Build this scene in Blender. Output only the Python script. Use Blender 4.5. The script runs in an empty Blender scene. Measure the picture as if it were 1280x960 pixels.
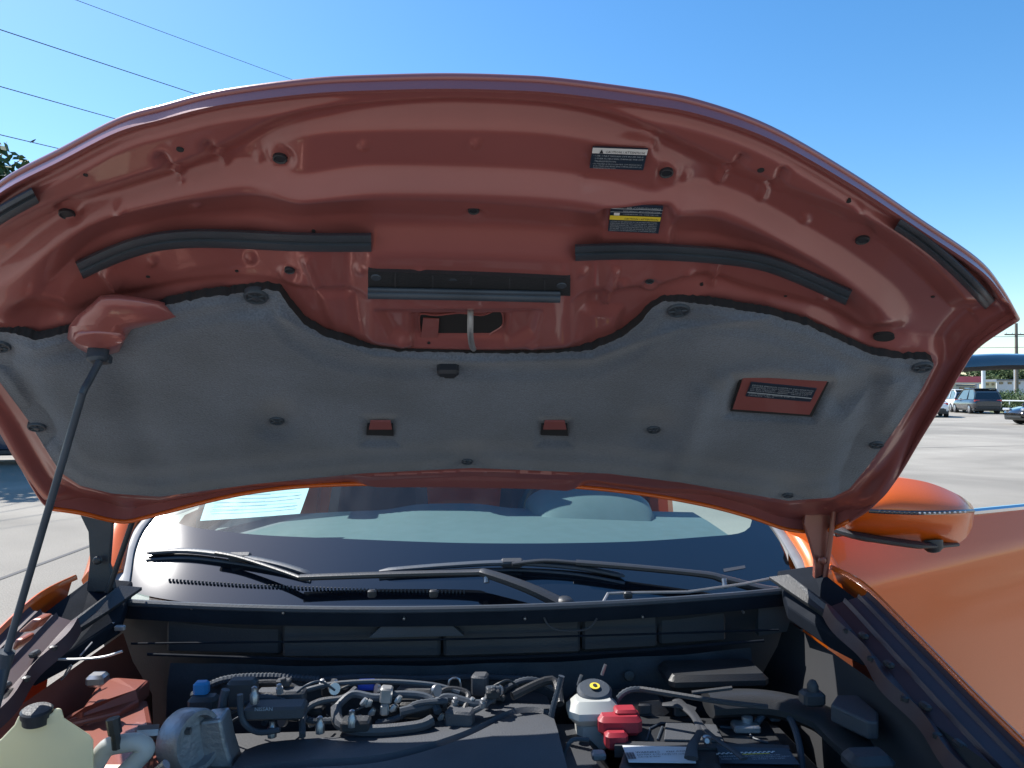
import bpy, bmesh, math, random
import numpy as np
from mathutils import Vector, Matrix
random.seed(7); np.random.seed(7)
SC = bpy.context.scene
COL = SC.collection

# ------------------------------------------------------------------ camera
F = 924.0                       # focal length in pixels of a 1280-wide picture
YAW, PITCH, CAMH = math.radians(-3.7), math.radians(0.62), 1.5
cf = np.array([-math.sin(YAW)*math.cos(PITCH), math.cos(YAW)*math.cos(PITCH), math.sin(PITCH)])
cr = np.array([math.cos(YAW), math.sin(YAW), 0.0]); cu = np.cross(cr, cf)
C0 = np.array([0.0, 0.0, CAMH])
cd = bpy.data.cameras.new('camera'); cam = bpy.data.objects.new('camera', cd); COL.objects.link(cam)
cd.sensor_width = 36; cd.lens = 36*F/1280; cd.clip_start = 0.02; cd.clip_end = 3000
cam.location = C0; cam.rotation_euler = (math.radians(90)+PITCH, 0, YAW)
SC.camera = cam

# ------------------------------------------------------------------ light
SUN = Vector((-0.49, 0.41, 0.766)).normalized()
el = math.asin(SUN.z); az = math.atan2(SUN.x, SUN.y)
w = bpy.data.worlds.new('World'); SC.world = w; w.use_nodes = True
nt = w.node_tree; nt.nodes.clear()
sky = nt.nodes.new('ShaderNodeTexSky'); sky.sky_type = 'NISHITA'; sky.sun_disc = False
sky.sun_elevation = el; sky.sun_rotation = az
sky.air_density = 1.0; sky.dust_density = 0.4; sky.ozone_density = 2.0; sky.altitude = 0
bg = nt.nodes.new('ShaderNodeBackground'); bg.inputs[1].default_value = 0.125
wo = nt.nodes.new('ShaderNodeOutputWorld')
hs_ = nt.nodes.new('ShaderNodeHueSaturation'); hs_.inputs['Saturation'].default_value = 1.32; hs_.inputs['Hue'].default_value = 0.498
nt.links.new(sky.outputs[0], hs_.inputs['Color']); nt.links.new(hs_.outputs[0], bg.inputs[0]); nt.links.new(bg.outputs[0], wo.inputs[0])
sl = bpy.data.lights.new('sun', 'SUN'); sl.energy = 4.5; sl.angle = math.radians(0.5); sl.color = (1.0, 0.965, 0.91)
so = bpy.data.objects.new('sun', sl); COL.objects.link(so)
so.rotation_euler = SUN.to_track_quat('Z', 'Y').to_euler()
SC.view_settings.view_transform = 'Standard'; SC.view_settings.look = 'None'
SC.view_settings.exposure = 0.75; SC.view_settings.gamma = 1
SC.cycles.max_bounces = 8; SC.cycles.transparent_max_bounces = 16

# ------------------------------------------------------------------ pixel rays -> real places
def ray(px, py):
    px = np.asarray(px, float); py = np.asarray(py, float)
    return cf + cr*((px[..., None]-640)/F) + cu*((480-py[..., None])/F)
def Pd(px, py, Y): d = ray(px, py); return C0 + d*(Y/d[..., 1])[..., None]
def Pz(px, py, Z): d = ray(px, py); return C0 + d*((Z-CAMH)/d[..., 2])[..., None]
def Px(px, py, X): d = ray(px, py); return C0 + d*(X/d[..., 0])[..., None]
def proj(p):
    q = p-C0; z = q@cf
    return 640+F*(q@cr)/z, 480-F*(q@cu)/z

# ------------------------------------------------------------------ materials
def mat(name, col, rough=0.5, metal=0.0, coat=0.0, spec=0.5, noise=0.0, nscale=8.0, bump=0.0, bscale=60.0, col2=None, sheen=0.0, detail=6.0):
    m = bpy.data.materials.new(name); m.use_nodes = True
    t = m.node_tree; b = t.nodes['Principled BSDF']
    c = tuple(col)+(1,)
    b.inputs['Base Color'].default_value = c; b.inputs['Roughness'].default_value = rough
    b.inputs['Metallic'].default_value = metal; b.inputs['Coat Weight'].default_value = coat
    b.inputs['Coat Roughness'].default_value = 0.04
    b.inputs['Specular IOR Level'].default_value = spec; b.inputs['Sheen Weight'].default_value = sheen
    tc = t.nodes.new('ShaderNodeTexCoord')
    if noise or col2:
        n = t.nodes.new('ShaderNodeTexNoise'); n.inputs['Scale'].default_value = nscale; n.inputs['Detail'].default_value = detail
        t.links.new(tc.outputs['Object'], n.inputs['Vector'])
        r = t.nodes.new('ShaderNodeMapRange'); r.inputs[1].default_value = 0.3; r.inputs[2].default_value = 0.7
        t.links.new(n.outputs['Fac'], r.inputs[0])
        mx = t.nodes.new('ShaderNodeMix'); mx.data_type = 'RGBA'
        c2 = tuple(col2)+(1,) if col2 else tuple(x*(1-noise) for x in col)+(1,)
        mx.inputs[6].default_value = c; mx.inputs[7].default_value = c2
        t.links.new(r.outputs[0], mx.inputs[0]); t.links.new(mx.outputs[2], b.inputs['Base Color'])
        if noise:
            r2 = t.nodes.new('ShaderNodeMapRange'); r2.inputs[3].default_value = max(0.02, rough*0.85); r2.inputs[4].default_value = min(1, rough*1.25)
            t.links.new(n.outputs['Fac'], r2.inputs[0]); t.links.new(r2.outputs[0], b.inputs['Roughness'])
    if bump:
        n2 = t.nodes.new('ShaderNodeTexNoise'); n2.inputs['Scale'].default_value = bscale; n2.inputs['Detail'].default_value = 4
        t.links.new(tc.outputs['Object'], n2.inputs['Vector'])
        bp = t.nodes.new('ShaderNodeBump'); bp.inputs['Strength'].default_value = bump; bp.inputs['Distance'].default_value = 0.002
        t.links.new(n2.outputs['Fac'], bp.inputs['Height']); t.links.new(bp.outputs[0], b.inputs['Normal'])
    return m
def glassmat(name, tint, refl=1.0, rough=0.02, dust=0.0, ior=1.5):
    m = bpy.data.materials.new(name); m.use_nodes = True; t = m.node_tree; t.nodes.clear()
    o = t.nodes.new('ShaderNodeOutputMaterial'); tr = t.nodes.new('ShaderNodeBsdfTransparent'); tr.inputs[0].default_value = tuple(tint)+(1,)
    gl = t.nodes.new('ShaderNodeBsdfGlossy'); gl.inputs['Roughness'].default_value = rough; gl.inputs[0].default_value = (refl, refl, refl, 1)
    ge_ = t.nodes.new('ShaderNodeNewGeometry'); dp_ = t.nodes.new('ShaderNodeVectorMath'); dp_.operation = 'DOT_PRODUCT'
    t.links.new(ge_.outputs['Normal'], dp_.inputs[0]); t.links.new(ge_.outputs['Incoming'], dp_.inputs[1])
    ab = t.nodes.new('ShaderNodeMath'); ab.operation = 'ABSOLUTE'; t.links.new(dp_.outputs['Value'], ab.inputs[0])
    om = t.nodes.new('ShaderNodeMath'); om.operation = 'SUBTRACT'; om.inputs[0].default_value = 1; t.links.new(ab.outputs[0], om.inputs[1])
    pw_ = t.nodes.new('ShaderNodeMath'); pw_.operation = 'POWER'; pw_.inputs[1].default_value = 5; t.links.new(om.outputs[0], pw_.inputs[0])
    fr = t.nodes.new('ShaderNodeMath'); fr.operation = 'MULTIPLY_ADD'; fr.inputs[1].default_value = .93; fr.inputs[2].default_value = .06; t.links.new(pw_.outputs[0], fr.inputs[0])
    mx = t.nodes.new('ShaderNodeMixShader'); t.links.new(fr.outputs[0], mx.inputs[0]); t.links.new(tr.outputs[0], mx.inputs[1]); t.links.new(gl.outputs[0], mx.inputs[2])
    last = mx
    if dust:
        tc = t.nodes.new('ShaderNodeTexCoord'); mp = t.nodes.new('ShaderNodeMapping'); mp.inputs['Scale'].default_value = (7, 2, 2); mp.inputs['Rotation'].default_value = (0, 0, 0.5)
        n = t.nodes.new('ShaderNodeTexNoise'); n.inputs['Scale'].default_value = 2.5; n.inputs['Detail'].default_value = 8
        t.links.new(tc.outputs['Object'], mp.inputs[0]); t.links.new(mp.outputs[0], n.inputs['Vector'])
        r = t.nodes.new('ShaderNodeMapRange'); r.inputs[1].default_value = 0.35; r.inputs[2].default_value = 0.75; r.inputs[3].default_value = dust*0.4; r.inputs[4].default_value = dust*1.6
        t.links.new(n.outputs['Fac'], r.inputs[0])
        g2 = t.nodes.new('ShaderNodeBsdfGlossy'); g2.inputs['Roughness'].default_value = 0.38; g2.inputs[0].default_value = (.9, .9, .9, 1)
        df = t.nodes.new('ShaderNodeBsdfDiffuse'); df.inputs[0].default_value = (.6, .6, .6, 1)
        m3 = t.nodes.new('ShaderNodeMixShader'); m3.inputs[0].default_value = 0.5; t.links.new(g2.outputs[0], m3.inputs[1]); t.links.new(df.outputs[0], m3.inputs[2])
        m2 = t.nodes.new('ShaderNodeMixShader'); t.links.new(r.outputs[0], m2.inputs[0]); t.links.new(mx.outputs[0], m2.inputs[1]); t.links.new(m3.outputs[0], m2.inputs[2]); last = m2
    t.links.new(last.outputs[0], o.inputs[0]); return m

M = {}
M['paint'] = mat('orange_paint', (0.74, 0.125, 0.006), 0.32, 0.10, coat=0.5, noise=0.06, nscale=400, detail=2)
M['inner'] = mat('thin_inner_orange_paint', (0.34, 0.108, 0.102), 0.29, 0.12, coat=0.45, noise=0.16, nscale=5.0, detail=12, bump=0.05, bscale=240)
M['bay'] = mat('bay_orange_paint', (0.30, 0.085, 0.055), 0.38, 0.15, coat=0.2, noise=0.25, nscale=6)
M['pad'] = mat('grey_felt', (0.145, 0.172, 0.22), 0.95, noise=0.38, nscale=6, detail=10, bump=0.7, bscale=420, sheen=0.3, spec=0.2)
def fleck(m, sc, lo, hi):
    t = m.node_tree; b = t.nodes['Principled BSDF']; src = b.inputs['Base Color'].links[0].from_socket
    tc = t.nodes.new('ShaderNodeTexCoord'); n = t.nodes.new('ShaderNodeTexNoise'); n.inputs['Scale'].default_value = sc; n.inputs['Detail'].default_value = 3; t.links.new(tc.outputs['Object'], n.inputs['Vector'])
    r = t.nodes.new('ShaderNodeMapRange'); r.inputs[1].default_value = .3; r.inputs[2].default_value = .7; r.inputs[3].default_value = lo; r.inputs[4].default_value = hi; t.links.new(n.outputs['Fac'], r.inputs[0])
    a = t.nodes.new('ShaderNodeMix'); a.data_type = 'RGBA'; a.blend_type = 'MULTIPLY'; a.inputs[0].default_value = 1; t.links.new(src, a.inputs[6]); t.links.new(r.outputs[0], a.inputs[7]); t.links.new(a.outputs[2], b.inputs['Base Color'])
fleck(M['pad'], 380, .74, 1.14)
M['rubber'] = mat('black_rubber', (0.048, 0.062, 0.082), 0.48, noise=0.25, nscale=20, bump=0.15, bscale=200)
M['plastic'] = mat('black_plastic', (0.032, 0.034, 0.038), 0.42, noise=0.3, nscale=14, bump=0.25, bscale=300)
M['trim'] = mat('weathered_grey_trim', (0.26, 0.265, 0.275), .5, noise=.2, nscale=30)
M['greyplastic'] = mat('charcoal_plastic', (0.05, 0.053, 0.06), 0.5, noise=0.2, nscale=9, bump=0.2, bscale=250)
M['cover'] = mat('dusty_engine_cover_plastic', (0.068, 0.074, 0.086), 0.55, noise=0.25, nscale=7, bump=0.35, bscale=350)
M['cowl'] = mat('matt_black_cowl', (0.012, 0.016, 0.024), 0.7, spec=.1, noise=0.2, nscale=20, bump=0.2, bscale=300)
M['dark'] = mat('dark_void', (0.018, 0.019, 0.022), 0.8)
M['hole'] = mat('dark_plug', (0.02, 0.024, 0.032), 0.5)
M['alu'] = mat('cast_aluminium', (0.42, 0.43, 0.45), 0.45, 0.7, noise=0.35, nscale=18, bump=0.5, bscale=150)
M['steel'] = mat('bright_steel', (0.42, 0.42, 0.43), 0.35, 0.9, noise=0.2, nscale=30)
M['foil'] = mat('silver_clip', (0.5, 0.5, 0.5), 0.38, 0.6, noise=.3, nscale=40)
M['whiteplastic'] = mat('milky_plastic', (0.62, 0.64, 0.62), 0.4, noise=0.08, nscale=10)
def translucent(m, f):
    t = m.node_tree; b = t.nodes['Principled BSDF']; tr = t.nodes.new('ShaderNodeBsdfTranslucent'); mx = t.nodes.new('ShaderNodeMixShader'); mx.inputs[0].default_value = f
    tr.inputs[0].default_value = b.inputs['Base Color'].default_value; o = t.nodes['Material Output']; t.links.new(b.outputs[0], mx.inputs[1]); t.links.new(tr.outputs[0], mx.inputs[2]); t.links.new(mx.outputs[0], o.inputs[0]); return m
M['bottle'] = mat('yellowed_milky_plastic', (0.84, 0.80, 0.58), 0.42, noise=0.15, nscale=6)
translucent(M['bottle'], .35); translucent(M['whiteplastic'], .25)
M['red'] = mat('red_plastic', (0.36, 0.03, 0.045), 0.4, noise=0.15, nscale=20)
M['blue'] = mat('blue_plastic', (0.02, 0.06, 0.42), 0.4)
M['lblue'] = mat('light_blue_plastic', (0.03, 0.22, 0.50), 0.4)
M['yellow'] = mat('yellow_print', (0.80, 0.62, 0.05), 0.5)
M['white'] = mat('white_print', (0.72, 0.74, 0.76), 0.5)
M['lwhite'] = mat('grey_white_print', (0.42, 0.47, 0.52), 0.5)
M['navy'] = mat('dark_label', (0.02, 0.035, 0.06), 0.35)
M['ink'] = mat('dark_ink', (0.02, 0.02, 0.025), 0.5)
M['lens'] = mat('clear_lens', (0.55, 0.57, 0.6), 0.1, 0.3)
M['chrome'] = mat('chrome', (0.75, 0.76, 0.78), 0.08, 1.0)
M['gloss'] = mat('gloss_black', (0.012, 0.013, 0.016), 0.06, coat=1.0)
M['dash'] = mat('grey_dashboard', (0.13, 0.155, 0.17), 0.65, noise=0.1, nscale=20, bump=0.3, bscale=300)
M['glass'] = glassmat('windshield_glass', (0.76, 0.95, 0.93), 0.5, 0.05, dust=0.012)
M['frit'] = mat('black_glass_frit', (0.008, 0.01, 0.014), 0.05, coat=1.0, noise=0.2, nscale=4)
M['sideglass'] = glassmat('side_glass', (0.86, 0.93, 0.9), 0.6, 0.01)
M['tint'] = glassmat('tinted_side_glass', (.10, .14, .16), .8, .01)
M['felt2'] = mat('dark_insulation_mat', (0.055, 0.062, 0.072), .95, noise=.3, nscale=14, bump=.6, bscale=120)
M['seat'] = mat('charcoal_cloth', (0.05, 0.052, 0.058), 0.9, bump=0.4)

# ------------------------------------------------------------------ mesh helpers
def tag(o, label=None, cat=None, group=None, kind=None):
    if label: o['label'] = label
    if cat: o['category'] = cat
    if group: o['group'] = group
    if kind: o['kind'] = kind
    return o
def mesh_obj(name, vs, fs, m, parent=None, smooth=True, mi=None, angle=None):
    me = bpy.data.meshes.new(name); me.from_pydata([tuple(map(float, v)) for v in vs], [], [tuple(map(int, f)) for f in fs]); me.update()
    ms = m if isinstance(m, (list, tuple)) else [m]
    for x in ms: me.materials.append(x)
    if mi is not None: me.polygons.foreach_set('material_index', mi)
    if smooth: me.polygons.foreach_set('use_smooth', [True]*len(me.polygons))
    if smooth and angle:
        try: me.set_sharp_from_angle(angle=math.radians(angle))
        except Exception: pass
    o = bpy.data.objects.new(name, me); COL.objects.link(o)
    if parent is not None:
        o.parent = parent; o.matrix_parent_inverse = parent.matrix_world.inverted() if parent.type == 'EMPTY' and False else Matrix()
    return o
def empty(name, loc=(0, 0, 0), rz=0.0, **k):
    o = bpy.data.objects.new(name, None); COL.objects.link(o); o.location = loc; o.rotation_euler = (0, 0, rz); o.empty_display_size = 0.1
    tag(o, k.get('label'), k.get('cat'), k.get('group')); return o
class MB:
    def __init__(s): s.v = []; s.f = []; s.mi = []
    def add(s, vs, fs, mi=0):
        b = len(s.v); s.v += [tuple(map(float, v)) for v in vs]; s.f += [tuple(int(i)+b for i in f) for f in fs]; s.mi += [mi]*len(fs); return s
    def box(s, c, d, R=None, mi=0, taper=1.0, bev=0.0):
        c = np.array(c, float); h = np.array(d, float)/2
        b = min(bev, min(h)*0.9)
        vs = []; 
        if b <= 0:
            for z in (-1, 1):
                k = taper if z > 0 else 1
                for x, y in ((-1, -1), (1, -1), (1, 1), (-1, 1)): vs.append([x*h[0]*k, y*h[1]*k, z*h[2]])
            fs = [(0, 3, 2, 1), (4, 5, 6, 7), (0, 1, 5, 4), (1, 2, 6, 5), (2, 3, 7, 6), (3, 0, 4, 7)]
        else:
            rings = []
            for z, ins in ((-h[2], b), (-h[2]+b, 0), (h[2]-b, 0), (h[2], b)):
                k = taper if z > 0 else 1
                X, Y = (h[0])*k-ins, (h[1])*k-ins; q = b*0.999
                ring = []
                for sx, sy, fl in ((-1, -1, 0), (1, -1, 1), (1, 1, 0), (-1, 1, 1)):
                    a = [sx*(X-q if ins == 0 else X-q*0.3), sy*Y]; c2 = [sx*X, sy*(Y-q if ins == 0 else Y-q*0.3)]
                    pr = [a, c2] if fl else [c2, a]
                    for p in pr: ring.append([p[0], p[1], z])
                rings.append(ring)
            vs = [p for r in rings for p in r]; n = 8; fs = []
            for i in range(3):
                for j in range(n): fs.append((i*n+j, i*n+(j+1) % n, (i+1)*n+(j+1) % n, (i+1)*n+j))
            fs.append(tuple(range(n))[::-1]); fs.append(tuple(range(3*n, 4*n)))
        vs = np.array(vs)
        if R is not None: vs = vs@np.array(R).T
        return s.add(vs+c, fs, mi)
    def tube(s, pts, r, n=8, mi=0, caps=True, flat=1.0, up=None):
        pts = [np.array(p, float) for p in pts]; k = len(pts)
        rs = r if hasattr(r, '__len__') else [r]*k
        T = []
        for i in range(k):
            t = pts[min(i+1, k-1)]-pts[max(i-1, 0)]; T.append(t/(np.linalg.norm(t)+1e-12))
        ref = np.array(up, float) if up is not None else (np.array([0, 0, 1.]) if abs(T[0][2]) < .9 else np.array([1., 0, 0]))
        nrm = ref-T[0]*(ref@T[0]); nrm /= np.linalg.norm(nrm); vs = []
        for i in range(k):
            if up is not None: nrm = np.array(up, float)
            nrm = nrm-T[i]*(nrm@T[i]); nrm /= np.linalg.norm(nrm); b = np.cross(T[i], nrm)
            for j in range(n):
                a = 2*math.pi*(j+.5)/n; vs.append(pts[i]+(nrm*math.sin(a)*flat+b*math.cos(a))*rs[i])
        fs = [(i*n+j, i*n+(j+1) % n, (i+1)*n+(j+1) % n, (i+1)*n+j) for i in range(k-1) for j in range(n)]
        if caps: fs += [tuple(range(n))[::-1], tuple(range((k-1)*n, k*n))]
        return s.add(vs, fs, mi)
    def lathe(s, prof, c, axis=(0, 0, 1), n=24, mi=0, xdir=None, sx=1.0, sy=1.0):
        a = np.array(axis, float); a /= np.linalg.norm(a)
        x = np.array(xdir, float) if xdir is not None else (np.array([1., 0, 0]) if abs(a[0]) < .9 else np.array([0, 1., 0]))
        x = x-a*(x@a); x /= np.linalg.norm(x); y = np.cross(a, x); c = np.array(c, float); vs = []
        for r, h in prof:
            for j in range(n):
                t = 2*math.pi*j/n; vs.append(c+a*h+x*r*math.cos(t)*sx+y*r*math.sin(t)*sy)
        k = len(prof)
        fs = [(i*n+j, i*n+(j+1) % n, (i+1)*n+(j+1) % n, (i+1)*n+j) for i in range(k-1) for j in range(n)]
        fs += [tuple(range(n))[::-1], tuple(range((k-1)*n, k*n))]
        return s.add(vs, fs, mi)
    def prism(s, poly, off, mi=0):
        poly = np.array(poly, float); n = len(poly); off = np.array(off, float)
        return s.add(np.vstack([poly, poly+off]), [tuple(range(n))[::-1], tuple(range(n, 2*n))]+[(j, (j+1) % n, n+(j+1) % n, n+j) for j in range(n)], mi)
    def grid(s, P, mi=0):
        a, b = P.shape[:2]
        return s.add(P.reshape(-1, 3), [(i*b+j, i*b+j+1, (i+1)*b+j+1, (i+1)*b+j) for i in range(a-1) for j in range(b-1)], mi)
    def build(s, name, m, parent=None, smooth=True, angle=40, bevel=0):
        o = mesh_obj(name, s.v, s.f, m, parent, smooth, s.mi, angle)
        if bevel:
            b = o.modifiers.new('bevel', 'BEVEL'); b.width = bevel; b.segments = 2; b.limit_method = 'ANGLE'; b.angle_limit = math.radians(35)
        return o
def smooth_pts(P, n=8):
    P = [np.array(p, float) for p in P]; out = []
    for i in range(len(P)-1):
        p0 = P[max(i-1, 0)]; p1 = P[i]; p2 = P[i+1]; p3 = P[min(i+2, len(P)-1)]
        for k in range(n):
            t = k/n; out.append(.5*((2*p1)+(-p0+p2)*t+(2*p0-5*p1+4*p2-p3)*t*t+(-p0+3*p1-3*p2+p3)*t**3))
    out.append(P[-1]); return out
def Rz(a): c, s = math.cos(a), math.sin(a); return np.array([[c, -s, 0], [s, c, 0], [0, 0, 1]])
def Rx(a): c, s = math.cos(a), math.sin(a); return np.array([[1, 0, 0], [0, c, -s], [0, s, c]])
def Ry(a): c, s = math.cos(a), math.sin(a); return np.array([[c, 0, s], [0, 1, 0], [-s, 0, c]])
def sst(x): x = np.clip(x, 0, 1); return x*x*(3-2*x)
def text_mesh(lines, size, fr, name, m, parent, maxw=None):
    """lines: list of (text, x, y, size, align) in a label frame fr=(origin, xdir, ydir)"""
    O, X, Y = [Vector(tuple(map(float, q))) for q in fr]; Z = X.cross(Y).normalized()
    vs = []; fs = []
    for txt, x, y, sz, al in lines:
        cu_ = bpy.data.curves.new('txt', 'FONT'); cu_.body = txt; cu_.size = sz; cu_.align_x = al; cu_.resolution_u = 1
        ob = bpy.data.objects.new('txt', cu_); COL.objects.link(ob)
        me = bpy.data.meshes.new_from_object(ob); b = len(vs)
        wd_ = max([v.co.x for v in me.vertices]+[1e-6]); kx = min(1.0, (maxw-x)/wd_) if maxw else 1.0
        for v in me.vertices: vs.append(O+X*(x+v.co.x*kx)+Y*(y+v.co.y))
        for p in me.polygons: fs.append([i+b for i in p.vertices])
        bpy.data.objects.remove(ob); bpy.data.curves.remove(cu_); bpy.data.meshes.remove(me)
    return mesh_obj(name, vs, fs, m, parent, smooth=False)

# ================================================================== SETTING
def ground_mat():
    m = mat('worn_concrete', (0.37, 0.335, 0.28), 0.9, noise=0.22, nscale=0.6, bump=0.6, bscale=40)
    t = m.node_tree; b = t.nodes['Principled BSDF']
    tc = t.nodes.new('ShaderNodeTexCoord'); n = t.nodes.new('ShaderNodeTexNoise'); n.inputs['Scale'].default_value = 90; n.inputs['Detail'].default_value = 3
    t.links.new(tc.outputs['Object'], n.inputs['Vector'])
    n3 = t.nodes.new('ShaderNodeTexNoise'); n3.inputs['Scale'].default_value = 0.13; n3.inputs['Detail'].default_value = 5; n3.inputs['Distortion'].default_value = 1.5
    t.links.new(tc.outputs['Object'], n3.inputs['Vector'])
    src = b.inputs['Base Color'].links[0].from_socket
    a = t.nodes.new('ShaderNodeMix'); a.data_type = 'RGBA'; a.blend_type = 'MULTIPLY'; a.inputs[0].default_value = 0.55
    r = t.nodes.new('ShaderNodeMapRange'); r.inputs[1].default_value = .35; r.inputs[2].default_value = .65; r.inputs[3].default_value = .55; r.inputs[4].default_value = 1.2
    t.links.new(n.outputs['Fac'], r.inputs[0]); t.links.new(src, a.inputs[6]); t.links.new(r.outputs[0], a.inputs[7])
    a2 = t.nodes.new('ShaderNodeMix'); a2.data_type = 'RGBA'; a2.blend_type = 'MULTIPLY'; a2.inputs[0].default_value = 0.8
    r2 = t.nodes.new('ShaderNodeMapRange'); r2.inputs[1].default_value = .4; r2.inputs[2].default_value = .6; r2.inputs[3].default_value = .70; r2.inputs[4].default_value = 1.08
    t.links.new(n3.outputs['Fac'], r2.inputs[0]); t.links.new(a.outputs[2], a2.inputs[6]); t.links.new(r2.outputs[0], a2.inputs[7])
    t.links.new(a2.outputs[2], b.inputs['Base Color']); return m
GM = ground_mat()
g = MB(); S = 1500
g.add([(-S, -S, 0), (S, -S, 0), (S, S, 0), (-S, S, 0)], [(0, 1, 2, 3)])
tag(g.build('ground', GM, smooth=False), kind='structure')
# tar-filled joints of the lot (left, beside the car) and a grass verge far right
j = MB()
seam = mat('tar_joint', (0.12, 0.115, 0.11), 0.9)
for a, b in (((-40, 738), (140, 672)), ((1130, 560), (1330, 556))):
    p, q = Pz(np.array(a[0]), np.array(a[1]), 0.004), Pz(np.array(b[0]), np.array(b[1]), 0.004); d = q-p; d /= np.linalg.norm(d); p = p-d*6; q = q+d*6
    nrm = np.array([-d[1], d[0], 0])*0.025; j.add([p-nrm, q-nrm, q+nrm, p+nrm], [(0, 1, 2, 3)])
tag(j.build('pavement_joint', seam, smooth=False), kind='structure')
grassm = mat('verge_grass', (0.10, 0.15, 0.045), 0.95, col2=(0.22, 0.20, 0.10), nscale=0.6, bump=0.5)
vb = MB(); a = Pz(np.array([1238, 1500]), np.array([516, 516]), 0.004); b_ = Pz(np.array([1228, 1500]), np.array([503, 503]), 0.004)
vb.add([a[0], a[1], b_[1], b_[0]], [(0, 1, 2, 3)]); tag(vb.build('grass_verge', grassm, smooth=False), kind='structure')

# ------------------------------------------------------------------ vegetation
LEAF = [mat('leaf_dark', (0.045, 0.085, 0.025), 0.7, col2=(0.08, 0.13, 0.04), nscale=1.5), mat('leaf_pale', (0.11, 0.15, 0.06), 0.7, col2=(0.07, 0.11, 0.035), nscale=1.5)]
BARK = mat('bark', (0.10, 0.075, 0.055), 0.9, bump=0.8, bscale=30, noise=0.3)
def leaves(mb, c, r, n, size, rnd):
    for _ in range(n):
        v = rnd.normal(size=3); v /= np.linalg.norm(v)+1e-9; p = np.array(c)+v*np.array(r)*(rnd.random()**0.4)
        a = rnd.normal(size=3); a /= np.linalg.norm(a); b = np.cross(a, rnd.normal(size=3)); b /= np.linalg.norm(b)
        s = size*rnd.uniform(.6, 1.4); mb.add([p-a*s, p+b*s*.5, p+a*s, p-b*s*.5], [(0, 1, 2, 3)])
def tree(x, y, h, rad, label, group=None, seed=1, n=2500, leafm=0, low=0.35, name='broadleaf_tree', ls=0.16, cat='tree'):
    rnd = np.random.RandomState(seed)
    e = empty(name, (x, y, 0), label=label, cat=cat, group=group)
    t = MB(); t.tube(smooth_pts([(0, 0, 0), (.1, .05, h*.3), (0, .1, h*.6), (.05, 0, h*.85)], 4), [h*.035*(1-.045*i) for i in range(13)], 7)
    cl = MB(); k = 12
    for i in range(k):
        an = i*2.4; zz = h*(low+(1-low)*(i+.8)/k*0.95); rr = rad*(0.75*math.sin(math.pi*min(1, max(0.12, (i+1.0)/k*0.9)))) 
        c = (rr*math.cos(an), rr*math.sin(an), zz)
        t.tube([(0, 0, zz*0.75), tuple(.6*np.array(c)+.4*np.array([0, 0, zz*.8])), c], [h*.013, h*.009, h*.004], 5)
        leaves(cl, c, (rad*.45, rad*.45, h*.13), n//k, ls, rnd)
    t.build('trunk', BARK, e); cl.build('crown', LEAF[leafm], e, smooth=False)
    return e
# the tree by the left edge: only the top of its crown is seen
tp_ = C0+ray(np.array(-75.), np.array(490.))*15
tree(float(tp_[0]), float(tp_[1]), 6.4, 2.6, 'leafy tree above the raised hood at the left edge', seed=3, n=9000, ls=.13)
tp_ = C0+ray(np.array(-10.), np.array(490.))*27
tree(float(tp_[0]), float(tp_[1]), 9.0, 2.4, 'smaller pale tree just visible behind the raised hood on the left', seed=8, n=5000, leafm=1)

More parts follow.
